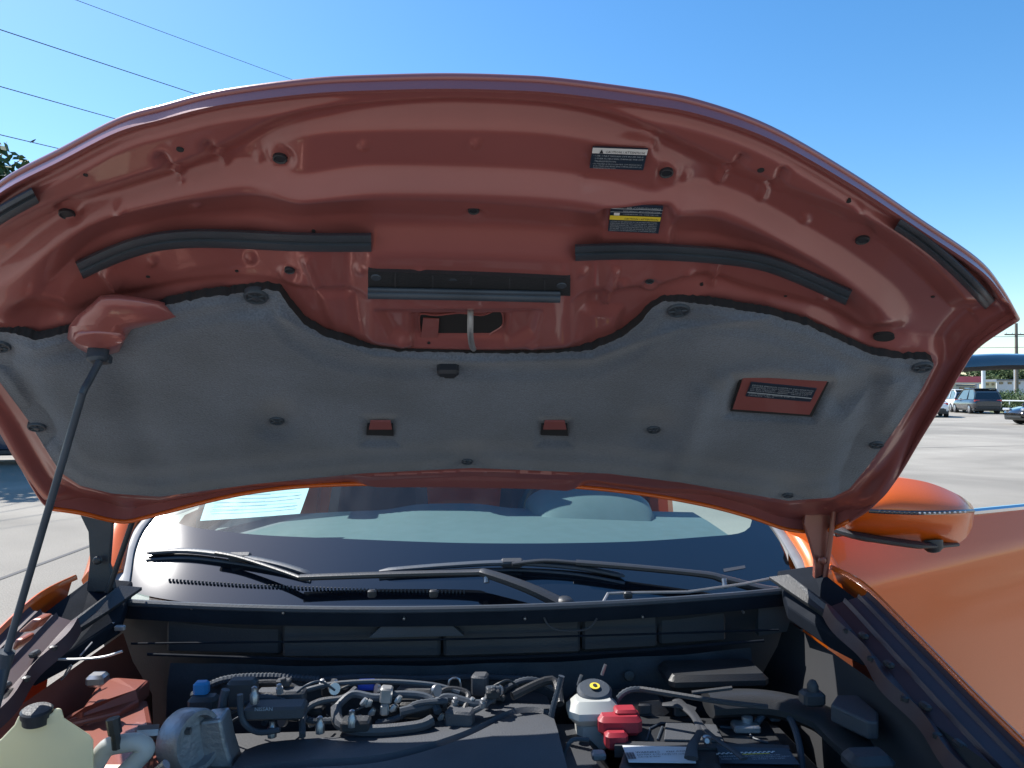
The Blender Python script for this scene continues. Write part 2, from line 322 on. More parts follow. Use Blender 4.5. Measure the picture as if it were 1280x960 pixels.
# ------------------------------------------------------------------ parked cars far off
TYRE = mat('tyre', (0.02, 0.02, 0.022), 0.85); RIM = mat('alloy_rim', (0.4, 0.4, 0.42), 0.35, 0.8)
DG = mat('dark_car_glass', (0.012, 0.018, 0.024), 0.06, coat=1.0)
TL = mat('tail_light_red', (0.45, 0.02, 0.02), 0.2, coat=1.0); HL = mat('headlight_clear', (0.6, 0.62, 0.65), 0.12, 0.4, coat=1.0)
def parked(x, y, heading, paintm, label, L=4.7, W=1.84, H=1.68, kind='suv', name='parked_car'):
    e = empty(name, (x, y, 0), heading, label=label, cat='car', group='cars parked across the lot')
    h = W/2
    # front is +X
    st = [(-.50, .55, .85, .80), (-.485, .42, .98, .90), (-.44, .32, 1.02, .97), (-.30, .28, 1.00, 1.0), (0, .27, .97, 1.0), (.18, .28, .96, 1.0), (.34, .29, .92, .99), (.44, .32, .80, .94), (.485, .38, .70, .86), (.50, .45, .62, .75)]
    if kind == 'sedan': st = [(a, b, c-.10, d) for a, b, c, d in st]
    b = MB(); sec = []
    for fx, zb, zt, wf in st:
        X = fx*L; ww = h*wf; zm = (zb+zt)/2
        sec.append([(X, -ww*.86, zb), (X, -ww*.98, zb+.08), (X, -ww, zm), (X, -ww*.97, zt-.08), (X, -ww*.88, zt), (X, 0, zt+.03), (X, ww*.88, zt), (X, ww*.97, zt-.08), (X, ww, zm), (X, ww*.98, zb+.08), (X, ww*.86, zb)])
    P = np.array(sec); b.grid(P); n = P.shape[1]; b.add(P[0], [tuple(range(n))]); b.add(P[-1], [tuple(range(n))[::-1]])
    b.build('body', paintm, e, angle=50)
    zt = 1.0 if kind == 'suv' else .9; hr = H-.05
    gx = [(-.475, zt), (-.44, hr-.22), (-.36, hr-.02), (.0, hr), (.10, hr-.07), (.27, zt-.02)] if kind == 'suv' else [(-.36, zt), (-.22, hr-.06), (-.14, hr), (.04, hr), (.12, hr-.08), (.30, zt-.02)]
    g2 = MB(); A = [(fx*L, -(h*.90 if z < zt+.05 else h*.74), z) for fx, z in gx]; B = [(p[0], -p[1], p[2]) for p in A]
    n = len(A); g2.add(A+B, [tuple(range(n)), tuple(range(n, 2*n))[::-1]]+[(i+1, i, n+i, n+i+1) for i in range(n-1)])
    g2.build('windows', DG, e, smooth=False)
    r = MB(); r.box(((gx[2][0]+gx[3][0])/2*L, 0, hr+.03), ((gx[3][0]-gx[2][0])*L+.25, h*1.5, .07), bev=.03)
    for s in (-1, 1):
        for i0, i1 in ((0, 1), (1, 2), (4, 5), (3, 4)):
            r.tube([np.array(A[i0])*[1, s, 1]+[0, 0, .01], np.array(A[i1])*[1, s, 1]+[0, 0, .01]], .045, 6)
        r.box(((gx[2][0]+gx[3][0])*.5*L, s*h*.83, (zt+hr)/2), (.10, .03, hr-zt), R=Rx(s*.27))
    r.build('roof', paintm, e)
    for fx in (-.31, .32):
        for s in (-1, 1):
            wv = MB(); wv.lathe([(.20, -.02), (.33, -.0), (.345, .03), (.345, .2), (.33, .22)], (fx*L, s*(h-.22), .345), axis=(0, s, 0), n=20, mi=0)
            wv.lathe([(.21, .218), (.20, .224), (.06, .226), (.03, .23)], (fx*L, s*(h-.22), .345), axis=(0, s, 0), n=20, mi=1)
            wv.build('wheel', [TYRE, RIM], e)
    lo = MB(); lo.box((0, 0, .29), (L*.94, W*.93, .16), bev=.04); lo.box((-.487*L, 0, .45), (.06, W*.8, .22), bev=.02); lo.box((.49*L, 0, .42), (.05, W*.7, .2), bev=.02); lo.build('lower_trim', M['plastic'], e)
    for s in (-1, 1):
        q = MB(); q.box((-.482*L, s*h*.72, zt-.10), (.09, .36, .14), bev=.03); q.build('tail_light', TL, e)
        q = MB(); q.box((.468*L, s*h*.68, .70), (.16, .38, .12), R=Rz(-s*.35), bev=.03); q.build('headlight', HL, e)
        q = MB(); q.box((.2*L, s*(h+.08), zt+.05), (.12, .16, .12), bev=.03); q.build('side_mirror', paintm, e)
    return e
pw = mat('white_car_paint', (0.75, 0.77, 0.8), 0.3, coat=1.0); pk = mat('dark_grey_car_paint', (0.035, 0.04, 0.05), 0.25, 0.4, coat=1.0)
pb = mat('black_car_paint', (0.012, 0.013, 0.017), 0.2, coat=1.0); pn = mat('dark_blue_car_paint', (0.018, 0.035, 0.075), 0.25, 0.3, coat=1.0)
def gp(px, py): p = Pz(np.array(px), np.array(py), 0.0); return float(p[0]), float(p[1])
x, y = gp(1160, 520.5); parked(x, y, math.radians(62), pw, 'white sedan seen partly behind the raised hood edge', kind='sedan', L=4.6, H=1.46)
x, y = gp(1220, 516.5); parked(x, y, math.radians(72), pk, 'dark grey suv seen from behind under the pink canopy', kind='suv', H=1.74)
x, y = gp(1198, 514.5); parked(x, y, math.radians(70), pw, 'white suv standing between white sedan and dark suv', kind='suv')
x, y = gp(1332, 531); parked(x, y, math.radians(172), pb, 'black sedan whose nose enters at the right edge', kind='sedan', H=1.45)
x, y = gp(-60, 584); parked(x+.8, y+1.0, math.radians(8), pn, 'dark blue parked car left of the raised hood', kind='suv', H=1.7)

# ------------------------------------------------------------------ far right: canopy, poles, buildings, bushes
pinkm = mat('faded_red_fascia', (0.62, 0.10, 0.14), 0.5, noise=0.1, nscale=1); whitem = mat('white_painted_steel', (0.75, 0.76, 0.78), 0.5, noise=.08, nscale=1)
def at(px, py, D):     # point on the ray at ground distance D
    d = ray(np.array(px, float), np.array(py, float)); return C0+d*D/float(d@cf)
def far_box(e, name, m, px0, px1, py0, py1, D, depth, smooth=False):
    a = at(px0, py1, D); b = at(px1, py1, D); top = at(px0, py0, D)[2]; bot = min(a[2], top-.2)
    c = (a+b)/2+cf*depth/2; mb = MB(); mb.box((c[0], c[1], (top+bot)/2), (np.linalg.norm(b-a), depth, top-bot), R=Rz(YAW)); return mb.build(name, m, e, smooth=smooth)
e = empty('fuel_canopy', label='long pale red station canopy on white columns beyond the parked cars', cat='canopy')
far_box(e, 'fascia', pinkm, 1120, 1227, 470.5, 478, 95, 12)
far_box(e, 'roof_deck', whitem, 1121, 1226, 478, 479.3, 95.2, 11.6)
for px in (1135, 1162, 1192, 1221): far_box(e, 'column', whitem, px, px+3.2, 479, 505.5, 97, .4)
for px, txt in ((1170, 'SERVICE'),):
    o = at(px, 476.5, 94.8); text_mesh([(txt, 0, 0, .6, 'LEFT')], 1, (o, cr, (0, 0, 1)), 'sign_lettering', M['white'], e)
def building(label, px0, px1, py0, py1, D, dep, wallm, roofm, wins=0, cat='building'):
    e = empty('low_building', label=label, cat=cat)
    far_box(e, 'wall', wallm, px0, px1, py0+1.6, py1, D, dep)
    far_box(e, 'roof', roofm, px0-.6, px1+.6, py0, py0+1.6, D-.3, dep+.6)
    for i in range(wins):
        q = px0+(px1-px0)*(i+.3)/wins; far_box(e, 'window', DG, q, q+(px1-px0)/wins*.45, py0+3.4, py0+6.2, D-.06, .2)
cream = mat('cream_wall', (0.62, 0.55, 0.36), .8, noise=.1, nscale=.5); slate = mat('grey_roof', (0.16, 0.17, 0.19), .7, noise=.1, nscale=.5); wallw = mat('white_wall', (0.62, 0.62, 0.6), .8, noise=.12, nscale=.4)
building('cream walled shop with flat roof right of the white mast', 1231, 1245, 475.5, 497, 120, 9, cream, whitem, 2)
building('wide grey roofed shed behind the bushes', 1246, 1300, 474, 496, 135, 12, wallw, slate, 5)
building('low white shop under the pink canopy', 1128, 1222, 480.8, 499, 108, 9, wallw, slate, 7)
e = empty('white_mast', label='thick white mast standing right of the pink canopy', cat='mast')
p = at(1229.5, 503, 80); q = MB(); q.tube([(p[0], p[1], 0), (p[0], p[1], 4.3)], .2, 12); q.build('shaft', whitem, e); q = MB(); q.lathe([(.3, 0), (.3, .12), (.2, .18)], (p[0], p[1], 0), n=12); q.build('base_plate', whitem, e)
# utility pole with wires
pole = mat('weathered_pole_wood', (0.20, 0.17, 0.14), .9, bump=.5, noise=.2); wirem = mat('wire_black', (0.03, 0.032, 0.035), .6)
p = at(1271, 503, 72); e = empty('utility_pole', (float(p[0]), float(p[1]), 0), label='tall wooden utility pole at the right edge beyond the open door', cat='pole')
q = MB(); q.tube([(0, 0, 0), (0, 0, 8.2)], [.17, .13], 10); q.build('pole_shaft', pole, e)
q = MB(); q.box((0, 0, 7.1), (2.4, .1, .12)); q.build('crossarm', pole, e, smooth=False)
for k in (-1, -.4, .4, 1):
    q = MB(); q.lathe([(.03, 0), (.06, .05), (.03, .09), (.05, .13), (.02, .17)], (k*1.05, 0, 7.16), n=8); q.build('insulator', whitem, e)
p2 = at(1228, 497, 150); e2 = empty('light_pole', label='thin pale light pole between the canopy and the shed', cat='pole')
p2 = at(1268.5, 497, 100); q = MB(); q.tube([(p2[0], p2[1], 0), (p2[0], p2[1], 5.0)], .1, 8); q.build('shaft', whitem, e2); q = MB(); q.box((p2[0]-.5, p2[1], 5.0), (1.2, .22, .12)); q.build('lamp_head', whitem, e2)
def wire(p, q, sag, r, label, group):
    p = np.array(p); q = np.array(q); pts = [p+(q-p)*t-np.array([0, 0, sag*4*t*(1-t)]) for t in np.linspace(0, 1, 40)]
    mb = MB(); mb.tube(pts, r, 5); o = mb.build('power_line', wirem); tag(o, label, 'power line', group); return o
for k, (z0, lb) in enumerate(((7.25, 'highest of the three thin wires crossing the sky at the utility pole'), (6.2, 'middle one of the three thin wires crossing the sky at the utility pole'), (5.1, 'lowest of the three thin wires crossing the sky at the utility pole'))):
    wire((float(p[0])-40, float(p[1])+12, z0+.1), (float(p[0])+40, float(p[1])-14, z0+.1), .5, .022, lb, 'wires at the utility pole')
# four overhead lines upper left, passing behind the raised hood
ends_ = []
for a, b, D0, D1, lb in (((60, -14), (420, 119), 17, 26, 'faintest overhead wire, highest at upper left'), ((-60, 16), (300, 135), 15, 24, 'second overhead wire from the top at upper left'), ((-60, 90), (220, 169), 15, 24, 'third overhead wire from the top at upper left'), ((-60, 153), (150, 203), 15, 24, 'lowest overhead wire at upper left with a small splice')):
    A = at(*a, D0); B = at(*b, D1); A2 = A-(B-A)*1.2; B2 = B+(B-A)*1.3; ends_.append(B2)
    wire(A2, B2, .02, .0075 if a[0] == 60 else .0115, lb, 'overhead wires at upper left')
ep = np.mean(ends_, axis=0); zt_ = max(p_[2] for p_ in ends_)
e = empty('utility_pole', (float(ep[0]), float(ep[1]), 0), label='wooden pole hidden behind the raised hood carrying the overhead wires', cat='pole')
q = MB(); q.tube([(0, 0, 0), (0, 0, zt_+.5)], [.17, .12], 10); q.build('pole_shaft', pole, e)
for p_ in ends_: q = MB(); q.tube([(0, 0, p_[2]), (p_[0]-ep[0], p_[1]-ep[1], p_[2])], .05, 6); q.build('crossarm', pole, e)
rt_ = np.random.RandomState(9); q = MB()
for px in np.arange(-260, 1120, 22):
    c = at(px+rt_.uniform(-8, 8), 495, 210); hh = rt_.uniform(4.5, 8.5); leaves(q, (c[0], c[1], hh*.5), (5.5, 3.5, hh*.5), 170, .55, rt_)
tag(q.build('distant_tree_line', LEAF[0], smooth=False), kind='stuff')
tg = MB(); c = at(41, 176.5, 18.5); tg.tube([c+np.array([-.07, 0, -.03]), c, c+np.array([.07, 0, .05])], [.012, .026, .01], 6); tag(tg.build('wire_splice', wirem), 'small dark clamp on the lowest overhead wire', 'clamp')
# bushes and tree line
rnd = np.random.RandomState(5)
for k, (px, py, D, h, r, lm, lb) in enumerate(((1246, 506, 62, 1.35, 1.5, 0, 'round green bush just right of the dark suv'), (1262, 506, 64, 1.55, 1.9, 0, 'broad olive bush below the light pole'), (1257, 515.5, 52, .55, .9, 1, 'low bright green shrub on the verge'), (1276, 508, 60, 1.0, 1.2, 1, 'pale bush at the right edge of the verge'))):
    p = at(px, py, D); e = empty('bush', (float(p[0]), float(p[1]), 0), label=lb, cat='bush', group='bushes on the verge')
    st = MB(); lf = MB()
    for i in range(7):
        an = i*.9; c = (r*.5*math.cos(an), r*.5*math.sin(an), h*.55+rnd.rand()*h*.2); st.tube([(0, 0, 0), c], [.03, .01], 4); leaves(lf, c, (r*.55, r*.55, h*.42), 260, .075, rnd)
    st.build('stems', BARK, e); lf.build('foliage', LEAF[lm], e, smooth=False)
for k, (px, D, h, r, lb) in enumerate(((1150, 170, 6.8, 5, 'distant tree behind the left end of the pink canopy'), (1185, 165, 5.5, 5, 'distant tree behind the middle of the pink canopy'), (1243, 180, 8.0, 7, 'distant dark tree above the cream walled shop'), (1262, 175, 9.2, 7, 'tallest distant tree, left of the utility pole'), (1287, 185, 8.2, 7, 'distant tree cut by the right edge of the photo'))):
    p = at(px, 497, D); tree(float(p[0]), float(p[1]), h, r, lb, 'trees on the horizon', seed=20+k, n=3000, ls=.38, low=.2, leafm=k % 2)
# guard rail along verge
e = empty('guard_rail', label='thin white rail along the verge in front of the bushes', cat='rail')
q = MB(); A = at(1238, 500.5, 58); B = at(1400, 503.5, 50); q.tube([A, B], .05, 6); q.build('rail', whitem, e)
for t in np.linspace(0, 1, 7): c = A+(B-A)*t; q = MB(); q.tube([(c[0], c[1], 0), c+np.array([0, 0, -.04])], .04, 6); q.build('post', whitem, e)

# ================================================================== THE ORANGE CAR
car = empty('orange_suv', (0, 0, 0), label='orange suv with its hood propped open and front door open', cat='suv')
def part(name, mb, m, parent=car, **k): return mb.build(name, M[m] if isinstance(m, str) else m, parent, **k)

# ---------------- hood: one curved sheet in its own (u, v, w) frame
TH = math.radians(30); HO = np.array([0, 1.5, 1.31]); HU = np.array([1., 0, 0]); HV = np.array([0, -math.cos(TH), math.sin(TH)]); HN = np.array([0, -math.sin(TH), -math.cos(TH)])
def hw(u, v): return 0.06*(u/.78)**2+0.16*np.maximum(0, v-.4)**2
def huv(px, py, off=0.0):
    d = ray(px, py); w_ = np.zeros(d.shape[:-1])
    for i in range(40):
        t = ((HO+HN*w_[..., None]-C0)@HN)/(d@HN); p = C0+d*t[..., None]; u = p[..., 0]; v = (p-HO)@HV
        w_ = .5*w_+.5*(hw(u, v)+off)
    return u, v
def hpt(u, v, off=0.0): return HO+HU*np.asarray(u)[..., None]+HV*np.asarray(v)[..., None]+HN*(hw(u, v)+off)[..., None]
def H(px, py, off=0.0): u, v = huv(np.asarray(px, float), np.asarray(py, float), off); return hpt(u, v, off)
def hframe(px, py, off=0.0):
    """origin and local tangent axes (image-right, image-up, outward) on the hood underside"""
    o = H(px, py, off); a = H(px+6, py, off)-o; b = H(px, py-6, off)-o; n = np.cross(a, b); n /= np.linalg.norm(n)
    if n@(C0-o) < 0: n = -n
    x = np.array([1., 0, 0]); x = x-n*(x@n); x /= np.linalg.norm(x); return o, x, np.cross(n, x), n
def resamp(L, n):
    L = np.array(smooth_pts([np.array(q, float) for q in L], 6)); s = np.r_[0, np.cumsum(np.linalg.norm(np.diff(L, axis=0), axis=1))]; t = np.linspace(0, s[-1], n)
    return np.c_[np.interp(t, s, L[:, 0]), np.interp(t, s, L[:, 1])]
LE = [(-118, 408), (-100, 370), (-60, 295), (0, 231), (80, 187), (152, 150), (208, 134), (260, 120), (320, 110), (400, 101), (480, 97.5), (560, 96), (640, 98), (700, 102), (800, 115), (870, 128), (960, 160), (1060, 217), (1150, 277), (1220, 325), (1250, 360), (1272, 398)]
RE = [(66, 636), (100, 641), (150, 652), (185, 646), (270, 624), (330, 613), (400, 606.5), (500, 604), (592, 603.5), (700, 607), (800, 617), (880, 631), (940, 647), (985, 662), (1030, 664), (1062, 651)]
LS = [(66, 636), (50, 622), (20, 570), (0, 533), (-40, 470), (-70, 432), (-118, 408)]
RS = [(1062, 651), (1090, 632), (1120, 597), (1150, 547), (1180, 498), (1200, 463), (1222, 432), (1272, 398)]
TOP = [(-45, 424), (-20, 416), (0, 415), (20, 417), (45, 425), (80, 417), (110, 414), (160, 402), (205, 382), (250, 372), (300, 366), (335, 361), (350, 365), (362, 384), (380, 405), (410, 422), (450, 433), (500, 439), (590, 441), (680, 441), (740, 437), (780, 420), (803, 400), (815, 384), (832, 376), (870, 379), (900, 383), (960, 393), (1010, 407), (1060, 430), (1090, 443), (1130, 449), (1160, 449), (1167, 454)]
BOT = [(-45, 428), (0, 478), (35, 525), (55, 558), (75, 590), (100, 607), (140, 617), (200, 621), (320, 605), (450, 592), (590, 585), (640, 587), (760, 592), (850, 603), (920, 615), (985, 626), (1040, 622), (1062, 611), (1085, 583), (1120, 535), (1150, 490), (1167, 458)]
NA, NB = 460, 300
def uvline(L, n): P = resamp(L, n); u, v = huv(P[:, 0], P[:, 1]); return np.c_[u, v]
fr_, rr_, ls_, rs_ = uvline(LE, NA), uvline(RE, NA), uvline(LS, NB), uvline(RS, NB)
s_ = np.linspace(0, 1, NA)[None, :, None]; t_ = np.linspace(0, 1, NB)[:, None, None]
UV = (1-t_)*rr_[None]+t_*fr_[None]+(1-s_)*ls_[:, None]+s_*rs_[:, None]-((1-s_)*(1-t_)*rr_[0]+s_*(1-t_)*rr_[-1]+(1-s_)*t_*fr_[0]+s_*t_*fr_[-1])
U_, V_ = UV[..., 0], UV[..., 1]; base = hpt(U_, V_); QX, QY = proj(base)
def pdist(X, Y, L):
    D = np.full(X.shape, 1e9); L = np.array(L, float)
    for a, b in zip(L[:-1], L[1:]):
        d = b-a; t = np.clip(((X-a[0])*d[0]+(Y-a[1])*d[1])/(d@d), 0, 1); D = np.minimum(D, np.hypot(X-a[0]-t*d[0], Y-a[1]-t*d[1]))
    return D
def fcurve(L, X): L = np.array(smooth_pts([np.array(q, float) for q in L], 6)); return np.interp(X, L[:, 0], L[:, 1])
def step(L, A, wd, x0=-300, x1=1500, soft=40):
    X, Y = QX, QY; f = fcurve(L, X); fs = (fcurve(L, X+4)-f)/4; s = (Y-f)/np.sqrt(1+fs**2)
    k = sst((X-x0)/soft)*sst((x1-X)/soft); return A*k*np.clip(s/wd+.5, 0, 1)
h = np.zeros_like(QX)
drim = pdist(QX, QY, resamp(LE, 60)); dside = np.minimum(pdist(QX, QY, resamp(RS, 30)), pdist(QX, QY, resamp(LS, 30))); drear = pdist(QX, QY, resamp(RE, 50))
rim = lambda d, k: .011*(1-sst((d-4*k)/(9*k)))+.0085*sst((d-15*k)/(9*k))
h += np.where(drim < dside*.8, rim(drim, 1.0), rim(dside, 1.75)) * sst(drear/14.)+.004
h = np.where(dside < 12, np.maximum(h, .0), h)
sw = [(-60, 330), (60, 262), (150, 232), (230, 206), (290, 180), (350, 150), (420, 134), (520, 124), (600, 123), (700, 130), (780, 148), (850, 180), (910, 208), (990, 240), (1060, 268), (1130, 312), (1200, 380)]
h += step(sw, -.027, 30)
b1 = [(300, 188), (380, 156), (460, 149), (600, 149), (700, 156), (800, 178), (900, 220), (980, 262)]
h += step(b1, .019, 20, 300, 900, 90)
b2 = [(-100, 400), (0, 345), (60, 300), (120, 265), (200, 240), (280, 222), (340, 218), (372, 224), (430, 215), (480, 211), (600, 213), (700, 219), (770, 232), (815, 243), (860, 240), (930, 262), (1000, 300), (1070, 345), (1130, 392), (1165, 440)]
h += step(b2, .020, 18+8*sst((QX-950)/150), -80, 1160, 60)
b25 = [(0, 395), (100, 300), (200, 268), (300, 255), (450, 244), (600, 248), (750, 262), (850, 272), (960, 310), (1060, 365), (1150, 430)]
h += step(b25, -.020, 34, 0, 1130, 120)
b3 = [(200, 300), (300, 286), (400, 284), (450, 286), (500, 287), (600, 289), (700, 294), (760, 302), (860, 304), (960, 320), (1040, 350)]
h += step(b3, .018, 26, 430, 745, 40)+step(b3, .006, 12, 120, 470, 60)+step(b3, .006, 12, 710, 1060, 60)
b4 = [(100, 395), (180, 370), (250, 357), (330, 353), (460, 356), (600, 352), (715, 361), (800, 353), (880, 350), (940, 368), (1020, 388), (1100, 420)]
h += step(b4, -.010, 9, 60, 480, 50)+step(b4, -.010, 9, 705, 1100, 30)
def blur(a, n):
    for _ in range(n):
        a = np.pad(a, 1, mode='edge'); a = (a[:-2, 1:-1]+2*a[1:-1, 1:-1]+a[2:, 1:-1])/4; a = np.pad(a, 1, mode='edge'); a = (a[1:-1, :-2]+2*a[1:-1, 1:-1]+a[1:-1, 2:])/4
    return a
h = blur(h, 3)
def bump(px, py, A, r, sx=1., ang=0.0):
    c, s = math.cos(ang), math.sin(ang); dx, dy = QX-px, QY-py; a = (dx*c+dy*s)/sx; b = -dx*s+dy*c
    return A*np.exp(-((a*a+b*b)/(r*r))**1.5)
def ridge(L, A, wd): return A*np.exp(-(pdist(QX, QY, L)/wd)**2)
def plateau(L, A, wd):     # raised closed polygon with sloping sides
    L = np.array(L, float); inside = np.zeros(QX.shape, bool); n = len(L)
    for i in range(n):
        x1, y1 = L[i]; x2, y2 = L[(i+1) % n]
        c = ((y1 > QY) != (y2 > QY)) & (QX < (x2-x1)*(QY-y1)/((y2-y1) if y2 != y1 else 1e-9)+x1); inside ^= c
    d = pdist(QX, QY, np.vstack([L, L[:1]])); sd = np.where(inside, d, -d); return A*sst(sd/wd+.5)
for L in ([(205, 187), (216, 206)], [(262, 172), (270, 190)], [(925, 188), (912, 212)], [(976, 205), (964, 238)]): h += ridge(L, -.007, 6)
for L in ([(218, 212), (226, 228)], [(272, 196), (280, 210)], [(908, 222), (902, 234)], [(960, 244), (956, 256)]): h += ridge(L, .006, 5)
h += ridge([(385, 318), (397, 350)], .006, 5)+ridge([(768, 330), (757, 374)], .006, 4)+ridge([(900, 331), (891, 362)], .006, 4)+ridge([(130, 352), (142, 368)], .008, 6)
h += plateau([(398, 362), (440, 362), (450, 420), (420, 418)], .007, 16)+plateau([(728, 384), (775, 384), (768, 432), (718, 434)], .007, 16)
h += plateau([(474, 374), (672, 374), (664, 402), (640, 417), (520, 417), (490, 404)], -.012, 14)+plateau([(515, 385), (636, 385), (632, 424), (516, 424)], -.008, 8)
for (a, b_, r, sx, an) in ((48, 398, 20, 1.8, .3), (1105, 421, 17, 1.9, -.12)): h += bump(a, b_, .006, r*1.5, sx, an)-bump(a, b_, .016, r, sx, an)
for a, b_ in ((455, 178), (595, 175), (733, 186), (859, 224), (322, 206), (188, 334), (312, 328), (450, 324), (525, 322), (728, 329), (778, 346), (862, 345), (503, 416), (664, 421), (245, 262), (1010, 285), (1030, 378), (612, 342), (1068, 252), (150, 262)): h += bump(a, b_, .0028, 6)
h += plateau([(1210, 395), (1245, 385), (1262, 398), (1228, 412)], .004, 10)
def inside_px(L, X, Y):
    L = np.array(L, float); ins = np.zeros(X.shape, bool); n = len(L)
    for i in range(n):
        x1, y1 = L[i]; x2, y2 = L[(i+1) % n]; ins ^= ((y1 > Y) != (y2 > Y)) & (X < (x2-x1)*(Y-y1)/((y2-y1) if y2 != y1 else 1e-9)+x1)
    return ins
PLUGS = ((350, 198, 9.0), (833, 216, 9.0), (592, 263, 7.6), (84, 268, 9.0), (1078, 300, 8.2), (362, 338, 6.6), (812, 351, 6.0))
for a, b_, r in PLUGS: k = np.argmin(np.hypot(QX-a, QY-b_)); hc0 = h.flat[k]; ww_ = np.exp(-(np.hypot(QX-a, (QY-b_)*1.2)/(r*1.9))**6); h = h*(1-ww_)+hc0*ww_
for x0, x1, y0, y1 in ((734, 812, 182, 215), (756, 832, 250, 296)):
    ww_ = sst((QX-x0+14)/14)*sst((x1+14-QX)/14)*sst((QY-y0+12)/12)*sst((y1+12-QY)/12); k = np.argmin(np.hypot(QX-(x0+x1)/2, QY-(y0+y1)/2)); h = h*(1-ww_)+h.flat[k]*ww_
PADL = TOP+BOT[::-1]
ins = inside_px(PADL, QX, QY); dpad = pdist(QX, QY, PADL+PADL[:1]); h = h*np.clip(sst((pdist(QX, QY, PADL+PADL[:1])+3)/30), .25, 1)*(1-ins)+ins*(-.006*sst(dpad/8))+(1-ins)*0
PH = base+HN*h[..., None]
hood = empty('hood', (0, 0, 0)); hood.parent = car
hm = MB(); hm.grid(PH)
for a_, b_ in ((PH[0], base[0]), (PH[-1], base[-1]), (PH[:, 0], base[:, 0]), (PH[:, -1], base[:, -1])): hm.grid(np.stack([a_, (a_+b_-HN*.004)/2, b_-HN*.004]))
part('inner_panel', hm, 'inner', hood, angle=50)
# outer skin, a little proud, closed to the inner panel by a rolled hem
UVo = UV[::6, ::6]; UVo = np.concatenate([UVo, UV[-1:, ::6]], 0) if (NB-1) % 6 else UVo
if (NA-1) % 6: UVo = np.concatenate([UVo, np.concatenate([UV[::6, -1:], UV[-1:, -1:]], 0)[:UVo.shape[0]]], 1)
na_, nb_ = UVo.shape[1], UVo.shape[0]; ga = np.linspace(0, 1, na_)[None]; gb = np.linspace(0, 1, nb_)[:, None]; ed = np.minimum(np.minimum(ga, 1-ga), np.minimum(gb, 1-gb))
hd_ = h[::6, ::6]; hd_ = np.concatenate([hd_, h[-1:, ::6]], 0) if (NB-1) % 6 else hd_
if (NA-1) % 6: hd_ = np.concatenate([hd_, hd_[:, -1:]], 1)
sk = hpt(UVo[..., 0], UVo[..., 1], 0)+HN*(np.minimum(hd_, 0)-.004-.012*sst(ed*25))[..., None]
hs = MB(); hs.grid(sk); part('outer_skin', hs, 'paint', hood, angle=None)
def edge(L, n, o): P = uvline(L, n); return hpt(P[:, 0], P[:, 1], 0)+HN*o
he = MB(); he.tube(edge(LE, 160, .0), .0026, 8, flat=1.5, up=HN); he.tube(edge(RS, 60, .0), .0026, 8, flat=1.5, up=HN); he.tube(edge(LS, 60, .0), .0026, 8, flat=1.5, up=HN); part('hem', he, 'inner', hood, angle=None)
he = MB(); he.tube(edge(RE, 90, .0), .003, 8, flat=1.5, up=HN); part('rear_hem', he, 'paint', hood, angle=None)

# ---------------- insulation pad
xs = np.linspace(-45, 1167, 620); tt = np.linspace(0, 1, 150)[:, None]
yt = np.interp(xs, *np.array(TOP).T); yb = np.interp(xs, *np.array(BOT).T)
rg = np.random.RandomState(2); yt = yt+np.convolve(rg.normal(0, .9, 620), [.3, .4, .3], 'same')
PXg = np.repeat(xs[None], 150, 0); PYg = yt+(yb-yt)*tt
QX, QY = PXg, PYg
dt = pdist(PXg, PYg, TOP); db = pdist(PXg, PYg, BOT); de = np.minimum(dt, db)
off = .011+.005*sst(de/14)+.004*sst((de-20)/18)
FAST = [(320, 371, 14), (848, 388, 14), (1153, 459, 13), (346, 526, 11), (817, 537, 11), (584, 577, 10), (985, 619, 10), (1096, 556, 11), (46, 534, 12), (-2, 433, 13)]
for a, b_, r in FAST: off -= bump(a, b_, .010, r*2.0, 1.2)
off += ridge([(100, 430), (150, 445), (170, 520), (200, 590)], -.008, 26)+ridge([(1050, 500), (1090, 478), (1085, 520), (1060, 600)], -.014, 18)+ridge([(880, 500), (868, 545), (850, 590)], .008, 16)+ridge([(900, 475), (960, 462), (1040, 470)], .006, 12)
off += ridge([(0, 440), (30, 470), (60, 540)], -.009, 16)+ridge([(350, 395), (400, 422), (470, 445), (600, 452), (740, 448), (850, 410), (960, 398)], .003, 5)
off += plateau([(916, 472), (1040, 477), (1016, 524), (908, 518)], -.010, 18)
off += plateau([(455, 522), (495, 522), (498, 555), (452, 555)], -.007, 14)+plateau([(674, 526), (712, 526), (714, 556), (672, 556)], -.007, 14)
off += .0016*np.sin(PXg/37+1)*np.sin(PYg/29)
off = np.maximum(off, .005)
PP = H(PXg, PYg, 0.0); PP = PP+HN*(off+.004)[..., None]
# keep the seen outline where the felt is: re-project with its real thickness
PP = H(PXg, PYg, off+.004)
pm = MB(); pm.grid(PP)
part('insulation_pad', pm, 'pad', hood, angle=None)
gk = MB(); gk.grid(np.stack([PP[0]+HN*.0003, PP[0]-HN*.013])); gk.grid(np.stack([PP[-1], PP[-1]-HN*.013])); gk.grid(np.stack([PP[:, 0], PP[:, 0]-HN*.013])); gk.grid(np.stack([PP[:, -1], PP[:, -1]-HN*.013])); part('pad_edge', gk, 'dark', hood, angle=None)


def disc(mb, px, py, r, off=.012, ry=None, thick=.002, mi=0, n=20, prof=None):
    o, x, y, nn = hframe(px, py, off); mb.lathe(prof or [(r, -.004), (r, thick*.6), (r*.9, thick), (r*.25, thick)], o, nn, n, mi, xdir=x); return o, x, y, nn
